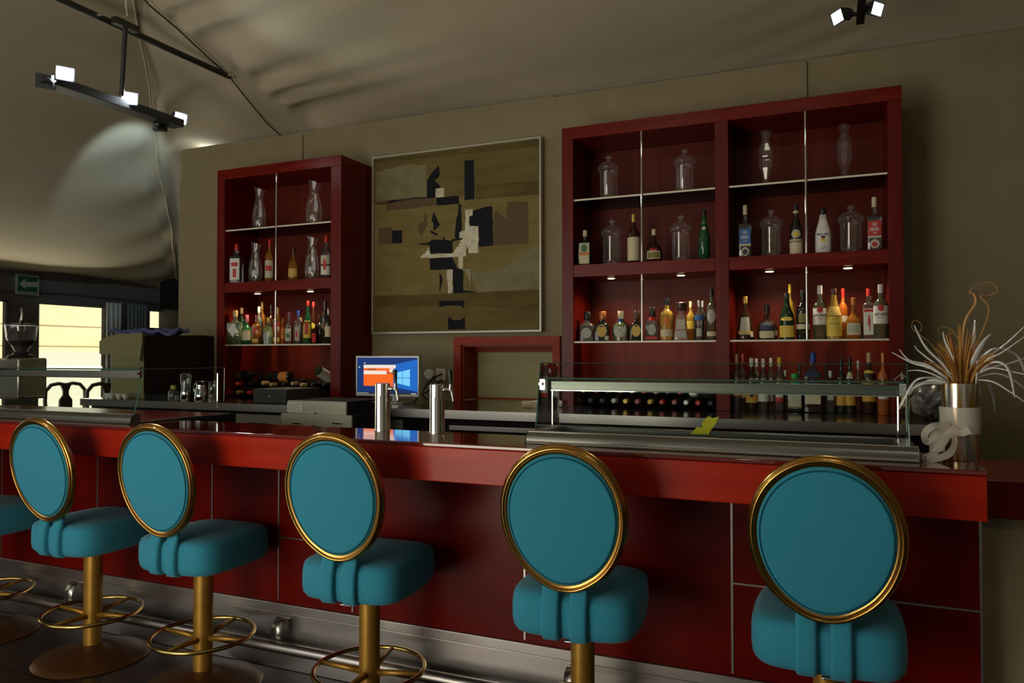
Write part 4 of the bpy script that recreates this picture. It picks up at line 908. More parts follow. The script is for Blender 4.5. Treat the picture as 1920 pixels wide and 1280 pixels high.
for i, s_ in enumerate(tw):
    mb = MB(); blade('', '', s_, 8 if i < 2 else 4, '', '', depth=.02); tag(mb.build('curly_twig', 'goldtwig', None, loc=ctr, smooth=True), ['tall curly golden twig, the left one of the two rising above the vase', 'tall curly golden twig, the right one of the two rising above the vase', 'short curly golden twig above the middle of the vase', 'short curly golden twig leaning left out of the vase'][i], 'decorative twig', 'curly twigs in the vase')
# wrapped bundle behind the vase
MT['film'] = noisy(mat('crumpled dark film', (.03, .03, .03), .2), (.02, .018, .015), (.16, .15, .14), (18, 18, 40), 4, bump=.5, nscale=1)
c = atY(1755, 750, 1.72); 
def ff(u, v):
    a = 2*pi*u; b = pi*(v-.5); rr_ = 1+.10*sin(5*a+3*b)+.06*sin(11*a-7*b)
    return (c.x+.10*rr_*cos(b)*cos(a), 1.75+.10*rr_*cos(b)*sin(a), 1.185+.082*rr_*sin(b))
m = MB(); m.grid(ff, 40, 20); tag(m.build('plastic_wrapped_bundle', 'film', loc=(c.x, 1.75, 1.1005), smooth=True), 'shiny dark plastic wrapped bundle on the steel counter behind the vase', 'bundle')
# ------------------------------------------------------------------ bottles and jars
def bmat(key, body, tint, amt):
    if key not in MT: MT[key] = glassy(key, tint, .38, amt, body, .03)
    return key
bmat('b_clear', (.45, .45, .42), (.80, .81, .78), .08); bmat('b_greenclear', (.30, .36, .20), (.66, .74, .55), .20)
bmat('b_amber', (.60, .24, .03), (.78, .42, .12), .32); bmat('b_gold', (.75, .50, .08), (.92, .74, .30), .35); bmat('b_orange', (.55, .14, .02), (.8, .35, .1), .6)
bmat('b_green', (.02, .14, .05), (.12, .45, .22), .5); bmat('b_grey', (.22, .22, .18), (.5, .5, .45), .35)
bmat('b_blush', (.60, .42, .34), (.9, .75, .68), .5)
C('b_dark', (.010, .012, .008), .05, coat=.5); C('b_brown', (.035, .012, .005), .08); C('b_dkgreen', (.006, .025, .010), .08); C('b_navy', (.01, .015, .05), .1); C('b_white', (.70, .70, .66), .35)
for k, c_ in dict(k_black=(.012, .012, .012), k_white=(.62, .60, .54), k_red=(.50, .02, .015), k_gold=(.55, .36, .08), k_cork=(.50, .34, .16), k_blue=(.02, .05, .30), k_green=(.02, .35, .08), k_yellow=(.65, .45, .04), k_pink=(.40, .10, .12),
                  k_silver=(.5, .5, .48), k_copper=(.50, .17, .05), k_brown=(.06, .025, .012), k_cream=(.62, .54, .36), k_purple=(.12, .04, .09)).items(): C(k, c_, .35, metal=.5 if k in ('k_gold', 'k_silver', 'k_copper') else 0)
for k, c_ in dict(l_cream=(.62, .55, .36), l_white=(.68, .67, .62), l_gold=(.58, .38, .09), l_yellow=(.70, .52, .07), l_red=(.50, .03, .03), l_blue=(.03, .14, .42), l_orange=(.62, .20, .03), l_green=(.05, .16, .06), l_navy=(.03, .035, .08),
                  l_silver=(.42, .43, .36), l_black=(.015, .015, .015), l_olive=(.20, .20, .05), l_pale=(.50, .47, .36), l_brown=(.10, .05, .02), l_amber=(.62, .33, .04)).items(): C(k, c_, .6)
# profile of the glass from the base to the underside of the cap: (radius, height) as fractions; then cap start, cap radius, squareness
STY = {
 'std': ([(.9, 0), (1, .012), (1, .58), (.96, .62), (.80, .67), (.50, .715), (.34, .75), (.31, .82), (.31, .86)], .86, .36, 0),
 'slope': ([(.9, 0), (1, .012), (1, .40), (.92, .50), (.66, .62), (.46, .72), (.36, .80), (.33, .90)], .90, .37, 0),
 'square': ([(.9, 0), (1, .012), (1, .60), (.96, .635), (.74, .67), (.40, .705), (.32, .74), (.31, .85)], .85, .36, .8),
 'tallsq': ([(.9, 0), (1, .012), (1, .66), (.90, .69), (.45, .72), (.34, .75), (.33, .86)], .86, .40, .8),
 'squat': ([(.85, 0), (.98, .02), (1, .15), (1, .42), (.93, .52), (.62, .60), (.34, .65), (.28, .70), (.28, .76)], .76, .34, 0),
 'squatsq': ([(.9, 0), (1, .02), (1, .50), (.93, .56), (.60, .61), (.32, .66), (.30, .74)], .74, .48, .7),
 'bulb': ([(.80, 0), (.95, .03), (1, .20), (.94, .38), (.70, .50), (.42, .57), (.25, .64), (.22, .74), (.22, .84)], .84, .27, 0),
 'bell': ([(.95, 0), (1, .02), (.92, .12), (.66, .50), (.50, .62), (.24, .68), (.20, .76), (.20, .86)], .86, .24, 0),
 'trap': ([(.96, 0), (1, .02), (.94, .12), (.66, .62), (.60, .66), (.40, .70), (.36, .80)], .80, .80, .8),
 'wine': ([(.9, 0), (1, .012), (1, .60), (.92, .66), (.62, .72), (.38, .76), (.34, .80)], .80, .37, 0),
 'malibu': ([(.92, 0), (1, .015), (1, .42), (.90, .53), (.66, .66), (.46, .78), (.40, .86)], .86, .42, .15),
 'flat': ([(.96, 0), (1, .015), (1, .60), (.98, .63), (.60, .66), (.34, .69), (.24, .73), (.24, .84)], .84, .36, 1.0),
}
def prad(prof, z):
    for (r0, z0), (r1, z1) in zip(prof, prof[1:]):
        if z0 <= z <= z1: return r0+(r1-r0)*(z-z0)/max(z1-z0, 1e-6)
    return prof[-1][0]
BAYS = [(-4.112, -3.160), (-1.412, -.590), (-.519, .262)]
def fit(px, ytop, wpx, Y):
    """keep a bottle between the side panels of its bay"""
    P = atY(px, ytop, Y); a, b = min(BAYS, key=lambda s: abs((s[0]+s[1])/2-P.x))
    for _ in range(60):
        P = atY(px, ytop, Y); r = wpx*mpp(P)/2
        if P.x-r < a+.003 and Y > 1.955: Y -= .005
        elif P.x+r > b-.003 and Y < 2.2 and px < 1500: Y += .005
        elif P.x+r > b-.003 and px >= 1500 and Y > 1.955: Y -= .005
        else: break
    P.x = min(max(P.x, a+r+.002), b-r-.002); return Y, P
def bottle(label, px, ytop, wpx, Y, zb, style, body, cap, labels=(), group=None, lean=0):
    prof, cs, cr, sqn = STY[style]
    Y, P = fit(px, ytop, wpx*(1.18 if STY[style][3] else 1), Y); H = P.z-zb; r = wpx*mpp(P)/2; X = P.x
    t = thing('liquor_bottle', label, 'bottle', (0, 0, 0), group)
    m = MB(); m.lathe([(a*r, b*H) for a, b in prof], seg=24 if sqn else 22, sq=sqn); m.build('glass_body', body, t, smooth=48)
    m = MB(); c0 = cs-.02; m.lathe([(cr*r*.97, c0*H), (cr*r, (c0+.006)*H), (cr*r, .985*H), (cr*r*.9, H)], seg=16); m.build('cap', cap, t, smooth=40)
    def onto(a, z, lift):   # a: angle from the front, z: height fraction
        A = -pi/2+a; q = sect(A, sqn)*(r*prad(prof, z)+lift); return (q*cos(A), q*sin(A), z*H)
    for L_ in labels:
        z0, z1, ha, mk = L_[:4]; kind = L_[4] if len(L_) > 4 else 'rect'; hr = R(ha); off = L_[5] if len(L_) > 5 else .0006*(1+labels.index(L_)); ac = R(L_[7]) if len(L_) > 7 else 0
        m = MB()
        if kind == 'rect': m.grid(lambda u, v: onto(ac+(u*2-1)*hr, z0+(z1-z0)*v, off), 12, 3)
        elif kind == 'slant': m.grid(lambda u, v: onto((u*2-1)*hr, z0+(z1-z0)*v+(u-.5)*.10, off), 12, 3)
        elif kind in ('oval', 'diamond'):
            zc, zh = (z0+z1)/2, (z1-z0)/2; n = 20; vs = [onto(ac, zc, off)]
            for k in (.5, 1):
                for i in range(n):
                    a = 2*pi*i/n; q = 1/(abs(cos(a))+abs(sin(a))) if kind == 'diamond' else 1
                    vs.append(onto(ac+cos(a)*q*hr*k, zc+sin(a)*q*zh*k, off))
            fs = [(0, 1+i, 1+(i+1) % n) for i in range(n)]+[(1+i, 1+n+i, 1+n+(i+1) % n, 1+(i+1) % n) for i in range(n)]; m.add(vs, fs)
        lo = m.build('label', mk, t, smooth=True)
        if len(L_) > 6 and L_[6]:
            for txt, tz, th, tw, tk in L_[6]:
                vs, fs = text_mesh(txt, R(tw)*2, th, .02); q = MB(); q.add([onto(x, tz+y, off+.0006) for x, y in vs], fs); q.build('lettering', tk, lo)
    t.location = (X, Y, zb+.0006); t.rotation_euler = (0, 0, .35*atan2(-(X), Y-EYE.y)*-1*0+.5*atan2(X, Y-EYE.y)*-1)
    return t
def place(m_parts, name, label, cat, px, Y, zb, group): pass
J = 'lidded glass apothecary jars'
def jar(label, px, ytop, wpx, Y, zb):
    P = atY(px, ytop, Y); H = P.z-zb; r = wpx*mpp(P)/2; t = thing('apothecary_jar', label, 'jar', (0, 0, 0), J)
    pr = [(.80, 0), (.92, .012), (.90, .035), (.74, .06), (.80, .09), (.80, .60), (.86, .64), (.98, .655), (.98, .675), (.90, .68)]
    m = MB(); m.lathe([(a*r, b*H) for a, b in pr], seg=32, cap=False); m.lathe([(.0005, .02*H), (.78*r, .02*H)], seg=32, cap=False); m.build('glass_body', 'jar', t, smooth=True)
    pr = [(.86, .66), (.99, .69), (1.0, .715), (.95, .735), (.86, .76), (.60, .82), (.26, .855), (.13, .87), (.12, .885), (.26, .91), (.30, .94), (.26, .975), (.10, 1.0)]
    m = MB(); m.lathe([(a*r, b*H) for a, b in pr], seg=32, cap=False); m.build('lid', 'jar', t, smooth=True)
    t.location = (P.x, Y, zb+.0006); return t
def carafe(label, px, ytop, wpx, Y, zb):
    P = atY(px, ytop, Y); H = P.z-zb; r = wpx*mpp(P)/2; t = thing('glass_carafe', label, 'carafe', (0, 0, 0), 'glass carafes on the narrow shelf unit')
    pr = [(.72, 0), (.86, .02), (.98, .20), (1.0, .32), (.88, .50), (.62, .66), (.50, .76), (.58, .86), (.78, 1.0)]
    vs = []; fs = []; n = 28
    for a, b in pr:
        for i in range(n):
            an = 2*pi*i/n; vs.append((a*r*cos(an)+(.10*r if b > .8 else 0), a*r*.7*sin(an), b*H+(.045*H*-cos(an) if b == 1.0 else 0)))
    for j in range(len(pr)-1):
        for i in range(n): i2 = (i+1) % n; fs.append((j*n+i, j*n+i2, (j+1)*n+i2, (j+1)*n+i))
    m = MB(); m.add(vs, fs); m.build('glass_body', 'jar', t, smooth=True)
    m = MB(); m.tube([(-.15*r+.55*r*cos(a), -.30*r*0, H*(.34+.26*sin(a))) for a in [2*pi*i/24 for i in range(24)]], .0065, 8, closed=True); m.build('finger_loop', 'jar', t, smooth=True)
    t.location = (P.x, Y, zb+.0006); t.rotation_euler = (0, 0, .15); return t
def facet(label, px, ytop, wpx, Y, zb):
    P = atY(px, ytop, Y); H = P.z-zb; r = wpx*mpp(P)/2; t = thing('glass_vase', label, 'vase', (0, 0, 0), 'faceted glass vases on the top shelf')
    pr = [(1.0, 0), (1.02, .01), (.55, .07), (.40, .13), (.62, .24), (.98, .38), (1.0, .45), (.86, .52), (1.0, .58), (.94, .70), (.55, .80), (.50, .86), (.75, .95), (.80, 1.0)]
    m = MB(); m.lathe([(a*r, b*H) for a, b in pr], seg=8, cap=False, rot=.3); m.build('glass_body', 'jar', t, smooth=25); t.location = (P.x, Y, zb+.0006); return t

G1, G2, G3, G4 = 1.9405, 1.4875, 2.3305, 1.1005
Ya, Yb = 2.03, 2.16
# narrow unit, top glass shelf
carafe('pierced glass carafe, left one of two on the top shelf of the narrow unit', 486, 354, 27, Ya, G3)
carafe('pierced glass carafe, right one of two on the top shelf of the narrow unit', 589, 341, 32, Ya, G3)
carafe('pierced glass carafe between two red-capped bottles, narrow unit middle shelf', 479, 456, 27, Ya, G1)
carafe('pierced glass carafe right of the amber bottle, narrow unit middle shelf', 585, 445, 28, Ya, G1)
g = 'bottles on the middle shelf of the narrow unit'
bottle('square gin bottle with dull red cap, left end of the narrow unit middle shelf', 444, 458, 21, Ya, G1, 'tallsq', 'b_clear', 'k_red', [(.08, .62, 42, 'l_white'), (.42, .52, 30, 'l_red'), (.14, .36, 16, 'l_red')], g)
bottle('bottle with bright red cap, left of the post on the narrow middle shelf', 506, 449, 17, Ya, G1, 'std', 'b_amber', 'k_red', [(.1, .5, 65, 'l_pale'), (.26, .38, 40, 'l_red')], g)
bottle('small amber bottle with dark red neck, alone right of the narrow middle post', 551, 463, 20, Ya, G1, 'squat', 'b_amber', 'k_brown', [(.12, .36, 55, 'l_gold')], g)
bottle('clear bottle with red stopper and white wavy label, right end of narrow unit middle shelf', 612, 442, 20, Ya, G1, 'std', 'b_clear', 'k_red', [(.10, .30, 60, 'l_white'), (.34, .54, 60, 'l_pale'), (.20, .46, 18, 'l_red', 'oval')], g)
# narrow unit, lit shelf
g = 'bottles on the lit shelf of the narrow unit'
bottle('square pale green bottle with a white diamond label, left end of the narrow lit shelf', 441.5, 582, 25, 2.02, G2, 'flat', 'b_greenclear', 'k_cork', [(.20, .62, 38, 'l_white', 'diamond')], g)
bottle('dark green bottle with gold foil top behind the square diamond-labelled bottle', 453, 577, 15, Yb, G2, 'std', 'b_dkgreen', 'k_cork', [(.2, .5, 50, 'l_cream')], g)
bottle('green bottle with pink cap and cream label, second in front on the narrow lit shelf', 463, 590, 20, 2.02, G2, 'squat', 'b_green', 'k_pink', [(.14, .44, 62, 'l_cream'), (.44, .50, 62, 'l_olive')], g)
bottle('square bottle with slanted red label, left of the olive slanted-label one', 481, 591, 14, 2.02, G2, 'square', 'b_amber', 'k_pink', [(.44, .58, 38, 'l_red', 'slant'), (.08, .20, 38, 'l_gold')], g)
bottle('tall bottle with gold cork behind the red slanted-label bottle', 492, 566, 14, Yb, G2, 'std', 'b_amber', 'k_gold', [(.12, .38, 55, 'l_orange')], g)
bottle('grey bottle with beige cap behind the red and olive slanted labels', 486, 575, 14, 2.10, G2, 'std', 'b_grey', 'k_cream', [(.2, .4, 50, 'l_silver')], g)
bottle('square bottle with slanted olive green label, centre left of the narrow lit shelf', 503, 595, 15, 2.02, G2, 'square', 'b_greenclear', 'k_yellow', [(.46, .62, 38, 'l_olive', 'slant')], g)
bottle('tall black-capped bottle just left of the steel post, narrow lit shelf', 509, 572, 14, Yb, G2, 'std', 'b_brown', 'k_black', [(.2, .45, 55, 'l_pale')], g)
bottle('square whisky bottle with slanted orange-red label directly at the post, narrow lit shelf', 521, 576, 15, 2.04, G2, 'square', 'b_amber', 'k_gold', [(.44, .58, 38, 'l_red', 'slant'), (.08, .18, 38, 'l_gold')], g)
bottle('slim orange bottle right after the steel post, narrow lit shelf', 531, 595, 8, 2.03, G2, 'std', 'b_orange', 'k_copper', [(.2, .6, 60, 'l_orange')], g)
bottle('clear bottle with purple cap and small ornate label, narrow lit shelf', 542, 585, 14, 2.03, G2, 'std', 'b_clear', 'k_purple', [(.1, .48, 55, 'l_pale'), (.18, .34, 25, 'l_green', 'oval')], g)
bottle('clear bottle with blue neck, middle of the right half of the narrow lit shelf', 559, 582, 15, 2.03, G2, 'std', 'b_clear', 'k_blue', [(.1, .50, 30, 'l_silver'), (.2, .4, 15, 'l_pink' if False else 'l_red', 'oval')], g)
bottle('short bottle with cream stopper behind the blue-necked one', 564, 595, 13, Yb, G2, 'std', 'b_grey', 'k_cream', [], g)
bottle('green bottle with red and white cap and big yellow label, narrow lit shelf', 577, 564, 15, 2.03, G2, 'slope', 'b_green', 'k_red', [(.14, .54, 70, 'l_yellow'), (.22, .50, 25, 'l_red')], g)
bottle('dark bottle with red neck, yellow shoulder label and small red label', 588, 566, 13, 2.10, G2, 'slope', 'b_brown', 'k_red', [(.04, .26, 60, 'l_red'), (.36, .5, 45, 'l_yellow', 'oval')], g)
bottle('very dark bottle with thin black neck between the red-labelled and black-necked bottles', 600, 590, 12, Yb, G2, 'std', 'b_dark', 'k_black', [], g)
bottle('black bottle with thick black neck and round beige label, narrow lit shelf', 610, 564, 16, 2.10, G2, 'wine', 'b_dark', 'k_black', [(.34, .52, 40, 'l_brown', 'oval')], g)
bottle('dark bottle with cream label, right end of the narrow lit shelf', 616, 579, 12, 2.02, G2, 'std', 'b_dark', 'k_silver', [(.20, .50, 70, 'l_cream')], g)
# wide unit: jars and vases
jar('lidded glass jar on the top shelf, left of the first steel post', 1141, 291, 40, Ya, G3)
jar('lidded glass jar on the top shelf, right of the first steel post', 1283, 279, 40, Ya, G3)
facet('faceted hourglass vase on the top shelf, left one of the two', 1436, 247, 27, Ya, G3)
facet('faceted hourglass vase on the top shelf, right one of the two', 1583, 235, 29, Ya, G3)
jar('lidded glass jar between the square herbal bottle and the cream-labelled bottle', 1147, 411, 40, Ya, G1)
jar('lidded glass jar between the squat dark bottle and the green bottle', 1276, 403, 40, Ya, G1)
jar('lidded glass jar between the blue-labelled and the black liqueur bottle', 1446, 392, 42, Ya, G1)
jar('lidded glass jar between the white bottle and the red-labelled bottle', 1595, 384, 46, Ya, G1)
g = 'bottles on the middle board of the wide unit'
bottle('square dark green bottle with arched cream and orange label, leftmost in wide unit', 1097, 432, 24, Ya, G1, 'flat', 'b_dkgreen', 'k_cream', [(.04, .62, 38, 'l_pale'), (.36, .58, 24, 'l_green', 'oval'), (.28, .36, 36, 'l_orange'), (.06, .26, 34, 'l_cream')], g)
bottle('dark bottle with tan cap and tall cream label beside the first post', 1188, 402, 23, Ya, G1, 'std', 'b_brown', 'k_gold', [(.06, .53, 75, 'l_cream')], g)
bottle('squat round dark bottle with cream cap, red ribbon and green label', 1226, 430, 31, Ya, G1, 'bulb', 'b_brown', 'k_cream', [(.10, .34, 52, 'l_cream'), (.13, .30, 42, 'l_olive'), (.34, .40, 25, 'l_red')], g)
gb = bottle('textured emerald green bottle at the right end of the first bay', 1320, 394, 22, Ya, G1, 'slope', 'b_green', 'k_black', [(.72, .78, 80, 'l_green'), (.60, .66, 25, 'l_cream')], g)
LT = 'l_white'
bottle('square clear bottle with blue label in the second bay of the wide unit', 1397, 385, 23, Ya, G1, 'flat', 'b_clear', 'k_cream', [(.26, .54, 42, 'l_blue', 'rect', .0008, [('OSO', .475, .065, 17, LT), ('NEGRO', .385, .07, 30, LT), ('VODKA', .31, .025, 16, LT)]), (.22, .26, 42, 'l_cream'), (.03, .20, 30, 'l_pale', 'oval'), (.06, .16, 20, 'l_navy', 'oval')], g)
bottle('black liqueur bottle with round eagle emblem and tan label, left of the second post', 1492, 383, 23, Ya, G1, 'slope', 'b_dark', 'k_black', [(.03, .31, 72, 'l_cream', 'rect', .0008, [('FERNET-BRANCA', .265, .035, 60, 'l_black')]), (.33, .50, 42, 'l_silver', 'oval'), (.36, .46, 26, 'l_yellow', 'oval'), (.82, .87, 80, 'l_cream')], g)
bottle('matt white rum bottle with black cap and a palm emblem', 1543, 391, 28, Ya, G1, 'malibu', 'b_white', 'k_black', [(.27, .42, 20, 'l_white', 'rect', .0004, [('MALIBU', .42, .045, 42, 'l_black'), ('RUM', .17, .02, 16, 'l_black'), ('LIQUEUR', .12, .02, 24, 'l_black')]), (.25, .33, 14, 'l_yellow', 'rect', .0008), (.30, .35, 9, 'l_orange', 'oval', .0014), (.34, .385, 17, 'l_black', 'oval', .0018), (.76, .84, 30, 'l_pale')], g)
bottle('square clear bottle with red label, right end of the wide unit middle board', 1639, 370, 25, Ya, G1, 'flat', 'b_clear', 'k_cream', [(.28, .55, 42, 'l_red', 'rect', .0008, [('OSO', .485, .06, 17, LT), ('NEGRO', .40, .065, 30, LT), ('VODKA', .33, .025, 16, LT)]), (.24, .28, 42, 'l_pale'), (.05, .22, 32, 'l_pale', 'oval'), (.08, .17, 20, 'l_red', 'oval')], g)
# wide unit, lit shelf, first bay
g = 'bottles on the lit shelf of the wide unit'
bottle('squat etched grey bottle with black stopper, left end of the wide lit shelf', 1101, 585, 27, 2.02, G2, 'squatsq', 'b_grey', 'k_black', [(.10, .46, 36, 'l_silver', 'oval')], g)
bottle('squat dark square bottle with orange copper stopper and gold oval label', 1130, 584, 28, 2.02, G2, 'squatsq', 'b_dark', 'k_copper', [(.14, .56, 34, 'l_gold', 'oval'), (.04, .18, 12, 'l_pale', 'rect', .0012, None, 34)], g)
bottle('squat round pale green bottle with blue neck, cream stopper and silver oval label', 1164, 583, 33, 2.02, G2, 'squat', 'b_greenclear', 'k_cream', [(.12, .58, 45, 'l_silver', 'oval'), (.655, .75, 170, 'k_blue')], g)
bottle('squat dark bottle with brown stopper and gold oval label, left of the post', 1194, 583, 24, 2.02, G2, 'squatsq', 'b_dark', 'k_brown', [(.14, .54, 36, 'l_gold', 'oval')], g)
bottle('square embossed grey bottle with red neck and red bottom band, right of the post', 1223, 576, 25, 2.02, G2, 'squatsq', 'b_grey', 'k_black', [(.16, .50, 32, 'l_silver', 'oval'), (.05, .13, 40, 'l_red'), (.60, .72, 170, 'k_red')], g)
bottle('amber bottle with black cap, orange figures and pale yellow lower label', 1250, 559, 25, 2.02, G2, 'std', 'b_gold', 'k_black', [(.10, .26, 62, 'l_cream'), (.34, .56, 22, 'l_orange')], g)
bottle('tapered blush bottle with very wide dark stopper on the lit shelf', 1277, 567, 27, 2.02, G2, 'trap', 'b_blush', 'k_brown', [(.08, .26, 40, 'l_silver'), (.30, .55, 36, 'l_pale')], g)
bottle('slim yellow bottle with cream cap behind the tapered blush bottle', 1295, 565, 16, 2.12, G2, 'std', 'b_gold', 'k_cream', [(.30, .50, 60, 'l_yellow')], g)
bottle('clear bottle with silver cap and blue label, third from the right in the first bay', 1311, 563, 18, 2.02, G2, 'std', 'b_clear', 'k_silver', [(.50, .62, 60, 'l_blue'), (.1, .3, 30, 'l_silver')], g)
bottle('clear bottle with silver cap behind the blue-labelled clear one', 1318, 564, 16, 2.12, G2, 'std', 'b_clear', 'k_silver', [(.50, .6, 60, 'l_navy')], g)
bottle('tall pale green bottle with black cap and oval label, right end of the first bay', 1334, 542, 20, 2.02, G2, 'std', 'b_greenclear', 'k_black', [(.34, .60, 48, 'l_silver', 'oval'), (.08, .17, 55, 'l_cream')], g)
# second bay
bottle('bell-shaped dark cognac bottle with silver grey label and gold neck', 1397, 556, 35, 2.02, G2, 'bell', 'b_brown', 'k_gold', [(.12, .52, 38, 'l_silver'), (.14, .20, 50, 'l_gold', 'rect', .001), (.07, .2, 12, 'l_cream', 'rect', .0012, None, 48)], g)
bottle('round dark whisky bottle with navy oval over a cream label', 1438, 570, 38, 2.02, G2, 'bulb', 'b_brown', 'k_black', [(.22, .50, 44, 'l_navy', 'oval', .001), (.05, .24, 42, 'l_cream'), (.12, .26, 12, 'l_pale', 'rect', .0012, None, 60)], g)
bottle('dark green brandy bottle with bright yellow label and long black neck', 1475, 550, 27, 2.02, G2, 'slope', 'b_dkgreen', 'k_black', [(.05, .30, 68, 'l_yellow'), (.40, .49, 50, 'l_yellow', 'oval')], g)
bottle('tall bottle with yellow cap behind the brandy bottle', 1481, 533, 16, 2.14, G2, 'std', 'b_gold', 'k_yellow', [], g)
bottle('nearly black bottle with thin cream band label, left of the post in the second bay', 1505, 544, 24, 2.03, G2, 'std', 'b_dark', 'k_black', [(.21, .31, 75, 'l_cream'), (.34, .52, 40, 'l_olive')], g)
bt = [('BACARDI', .445, .05, 52, 'l_black'), ('SUPERIOR', .385, .016, 30, 'l_red')]
bottle('clear rum bottle with white cap and red round emblem, right of the second post', 1537, 535.5, 25, 2.02, G2, 'std', 'b_greenclear', 'k_white', [(.27, .575, 72, 'l_white', 'rect', .0007, bt), (.49, .60, 24, 'l_red', 'oval', .0013)], g)
bottle('yellow tapered bottle with brown cap and gold patterned label', 1563, 541, 28, 2.02, G2, 'slope', 'b_gold', 'k_brown', [(.06, .44, 75, 'l_yellow', 'rect', .0007, [('TEQUILA', .30, .035, 38, 'l_olive')]), (.46, .64, 70, 'l_gold')], g)
bottle('bottle with bright red neck behind the yellow tapered and squat amber bottles', 1580, 541, 17, 2.14, G2, 'std', 'b_orange', 'k_red', [(.34, .46, 70, 'l_pale')], g)
bottle('squat bulbous amber bottle with slim neck and pale framed label', 1600, 558, 32, 2.02, G2, 'bulb', 'b_amber', 'k_copper', [(.10, .38, 46, 'l_cream'), (.15, .33, 36, 'l_silver')], g)
bottle('square clear gin bottle with red cap and red standing figure on white label', 1629, 541, 22, 2.02, G2, 'tallsq', 'b_clear', 'k_red', [(.08, .60, 42, 'l_white'), (.53, .585, 38, 'l_red', 'rect', .0012), (.25, .44, 11, 'l_red', 'oval', .0013), (.42, .475, 6, 'l_red', 'oval', .0014), (.16, .28, 4, 'l_red', 'rect', .0014, None, 4)], g)
bottle('clear rum bottle with white cap and red round emblem, right end of the lit shelf', 1657, 533, 26, 2.02, G2, 'std', 'b_greenclear', 'k_white', [(.27, .60, 72, 'l_white', 'rect', .0007, bt), (.50, .62, 24, 'l_red', 'oval', .0013)], g)
# on the steel counter under the second bay
g = 'bottles standing on the counter under the wide unit'; Yc, Yd = 2.02, 2.15
bottle('clear bottle with cork cap and gold label, left end of the counter row', 1381, 664, 17, Yc, G4, 'std', 'b_clear', 'k_cork', [(.26, .44, 70, 'l_gold')], g)
bottle('clear bottle with reddish cap behind the left end bottle of the counter row', 1391, 663, 14, Yd, G4, 'std', 'b_clear', 'k_pink', [(.2, .4, 60, 'l_pale')], g)
bottle('dark bottle with white cap and amber label bearing a black emblem', 1409, 671, 22, Yc, G4, 'std', 'b_brown', 'k_white', [(.20, .50, 70, 'l_amber'), (.25, .42, 22, 'l_black', 'oval', .0013), (.15, .2, 70, 'l_gold')], g)
bottle('second white-capped bottle, just behind the amber label with black emblem', 1418, 672, 15, Yd, G4, 'std', 'b_grey', 'k_white', [], g)
bottle('clear bottle with white cap and plain tall white label', 1431, 672, 20, Yc, G4, 'std', 'b_clear', 'k_white', [(.18, .52, 70, 'l_white')], g)
bottle('white-capped clear bottle behind and right of the plain white label', 1445, 671, 16, Yd, G4, 'std', 'b_clear', 'k_white', [(.16, .4, 60, 'l_silver')], g)
bottle('clear bottle with yellow cap and a white label with red and blue marks', 1461, 670, 22, Yc, G4, 'std', 'b_clear', 'k_yellow', [(.18, .52, 36, 'l_white'), (.18, .26, 36, 'l_red', 'rect', .0012), (.34, .44, 14, 'l_blue', 'rect', .0012)], g)
bottle('short clear bottle with small silver cap behind the yellow-capped one', 1472, 694, 12, Yd, G4, 'std', 'b_clear', 'k_silver', [], g)
bottle('wide dark bottle with green cap and pale green square label', 1490, 700, 28, Yc, G4, 'squatsq', 'b_dark', 'k_green', [(.10, .66, 40, 'l_pale'), (.34, .60, 26, 'l_silver', 'oval', .0012), (.10, .14, 40, 'l_olive', 'rect', .0013)], g)
bottle('dark bottle with black cap right behind the green-capped one', 1499, 682, 15, Yd, G4, 'std', 'b_dark', 'k_black', [], g)
bottle('large amber bottle with blue neck and cream square label, middle of the counter row', 1524, 661, 32, Yc, G4, 'square', 'b_brown', 'k_blue', [(.14, .42, 40, 'l_cream', 'rect', .0007, [('TEQUILA', .35, .035, 26, 'l_olive')]), (.60, .72, 60, 'l_navy')], g)
bottle('short clear bottle with silver cap right of the large blue-necked bottle', 1557, 695, 21, Yc, G4, 'std', 'b_clear', 'k_silver', [(.3, .5, 30, 'l_silver')], g)
bottle('dark bottle with black neck behind the short silver-capped clear one', 1549, 684, 14, Yd, G4, 'std', 'b_dark', 'k_black', [], g)
bottle('dark bottle with gold label, left one of the black-necked pair', 1577, 672, 19, Yc, G4, 'std', 'b_dark', 'k_black', [(.14, .52, 75, 'l_amber')], g)
bottle('dark bottle with gold label, right one of the black-necked pair with a small neck label', 1593, 670, 19, Yc, G4, 'std', 'b_dark', 'k_black', [(.14, .52, 75, 'l_amber'), (.62, .74, 40, 'l_cream')], g)
bottle('slim bottle with grey-white foil cap between the gold labels and the orange label', 1609, 676, 13, Yd, G4, 'std', 'b_clear', 'k_silver', [(.3, .5, 60, 'l_white')], g)
bottle('dark bottle with bronze cap and bright orange gold label', 1629, 661, 25, Yc, G4, 'std', 'b_brown', 'k_cork', [(.20, .54, 75, 'l_amber'), (.66, .71, 60, 'l_yellow')], g)
bottle('pinkish clear bottle with red cork cap and small round white label', 1657, 662, 20, Yc, G4, 'std', 'b_orange', 'k_copper', [(.26, .44, 60, 'l_white')], g)

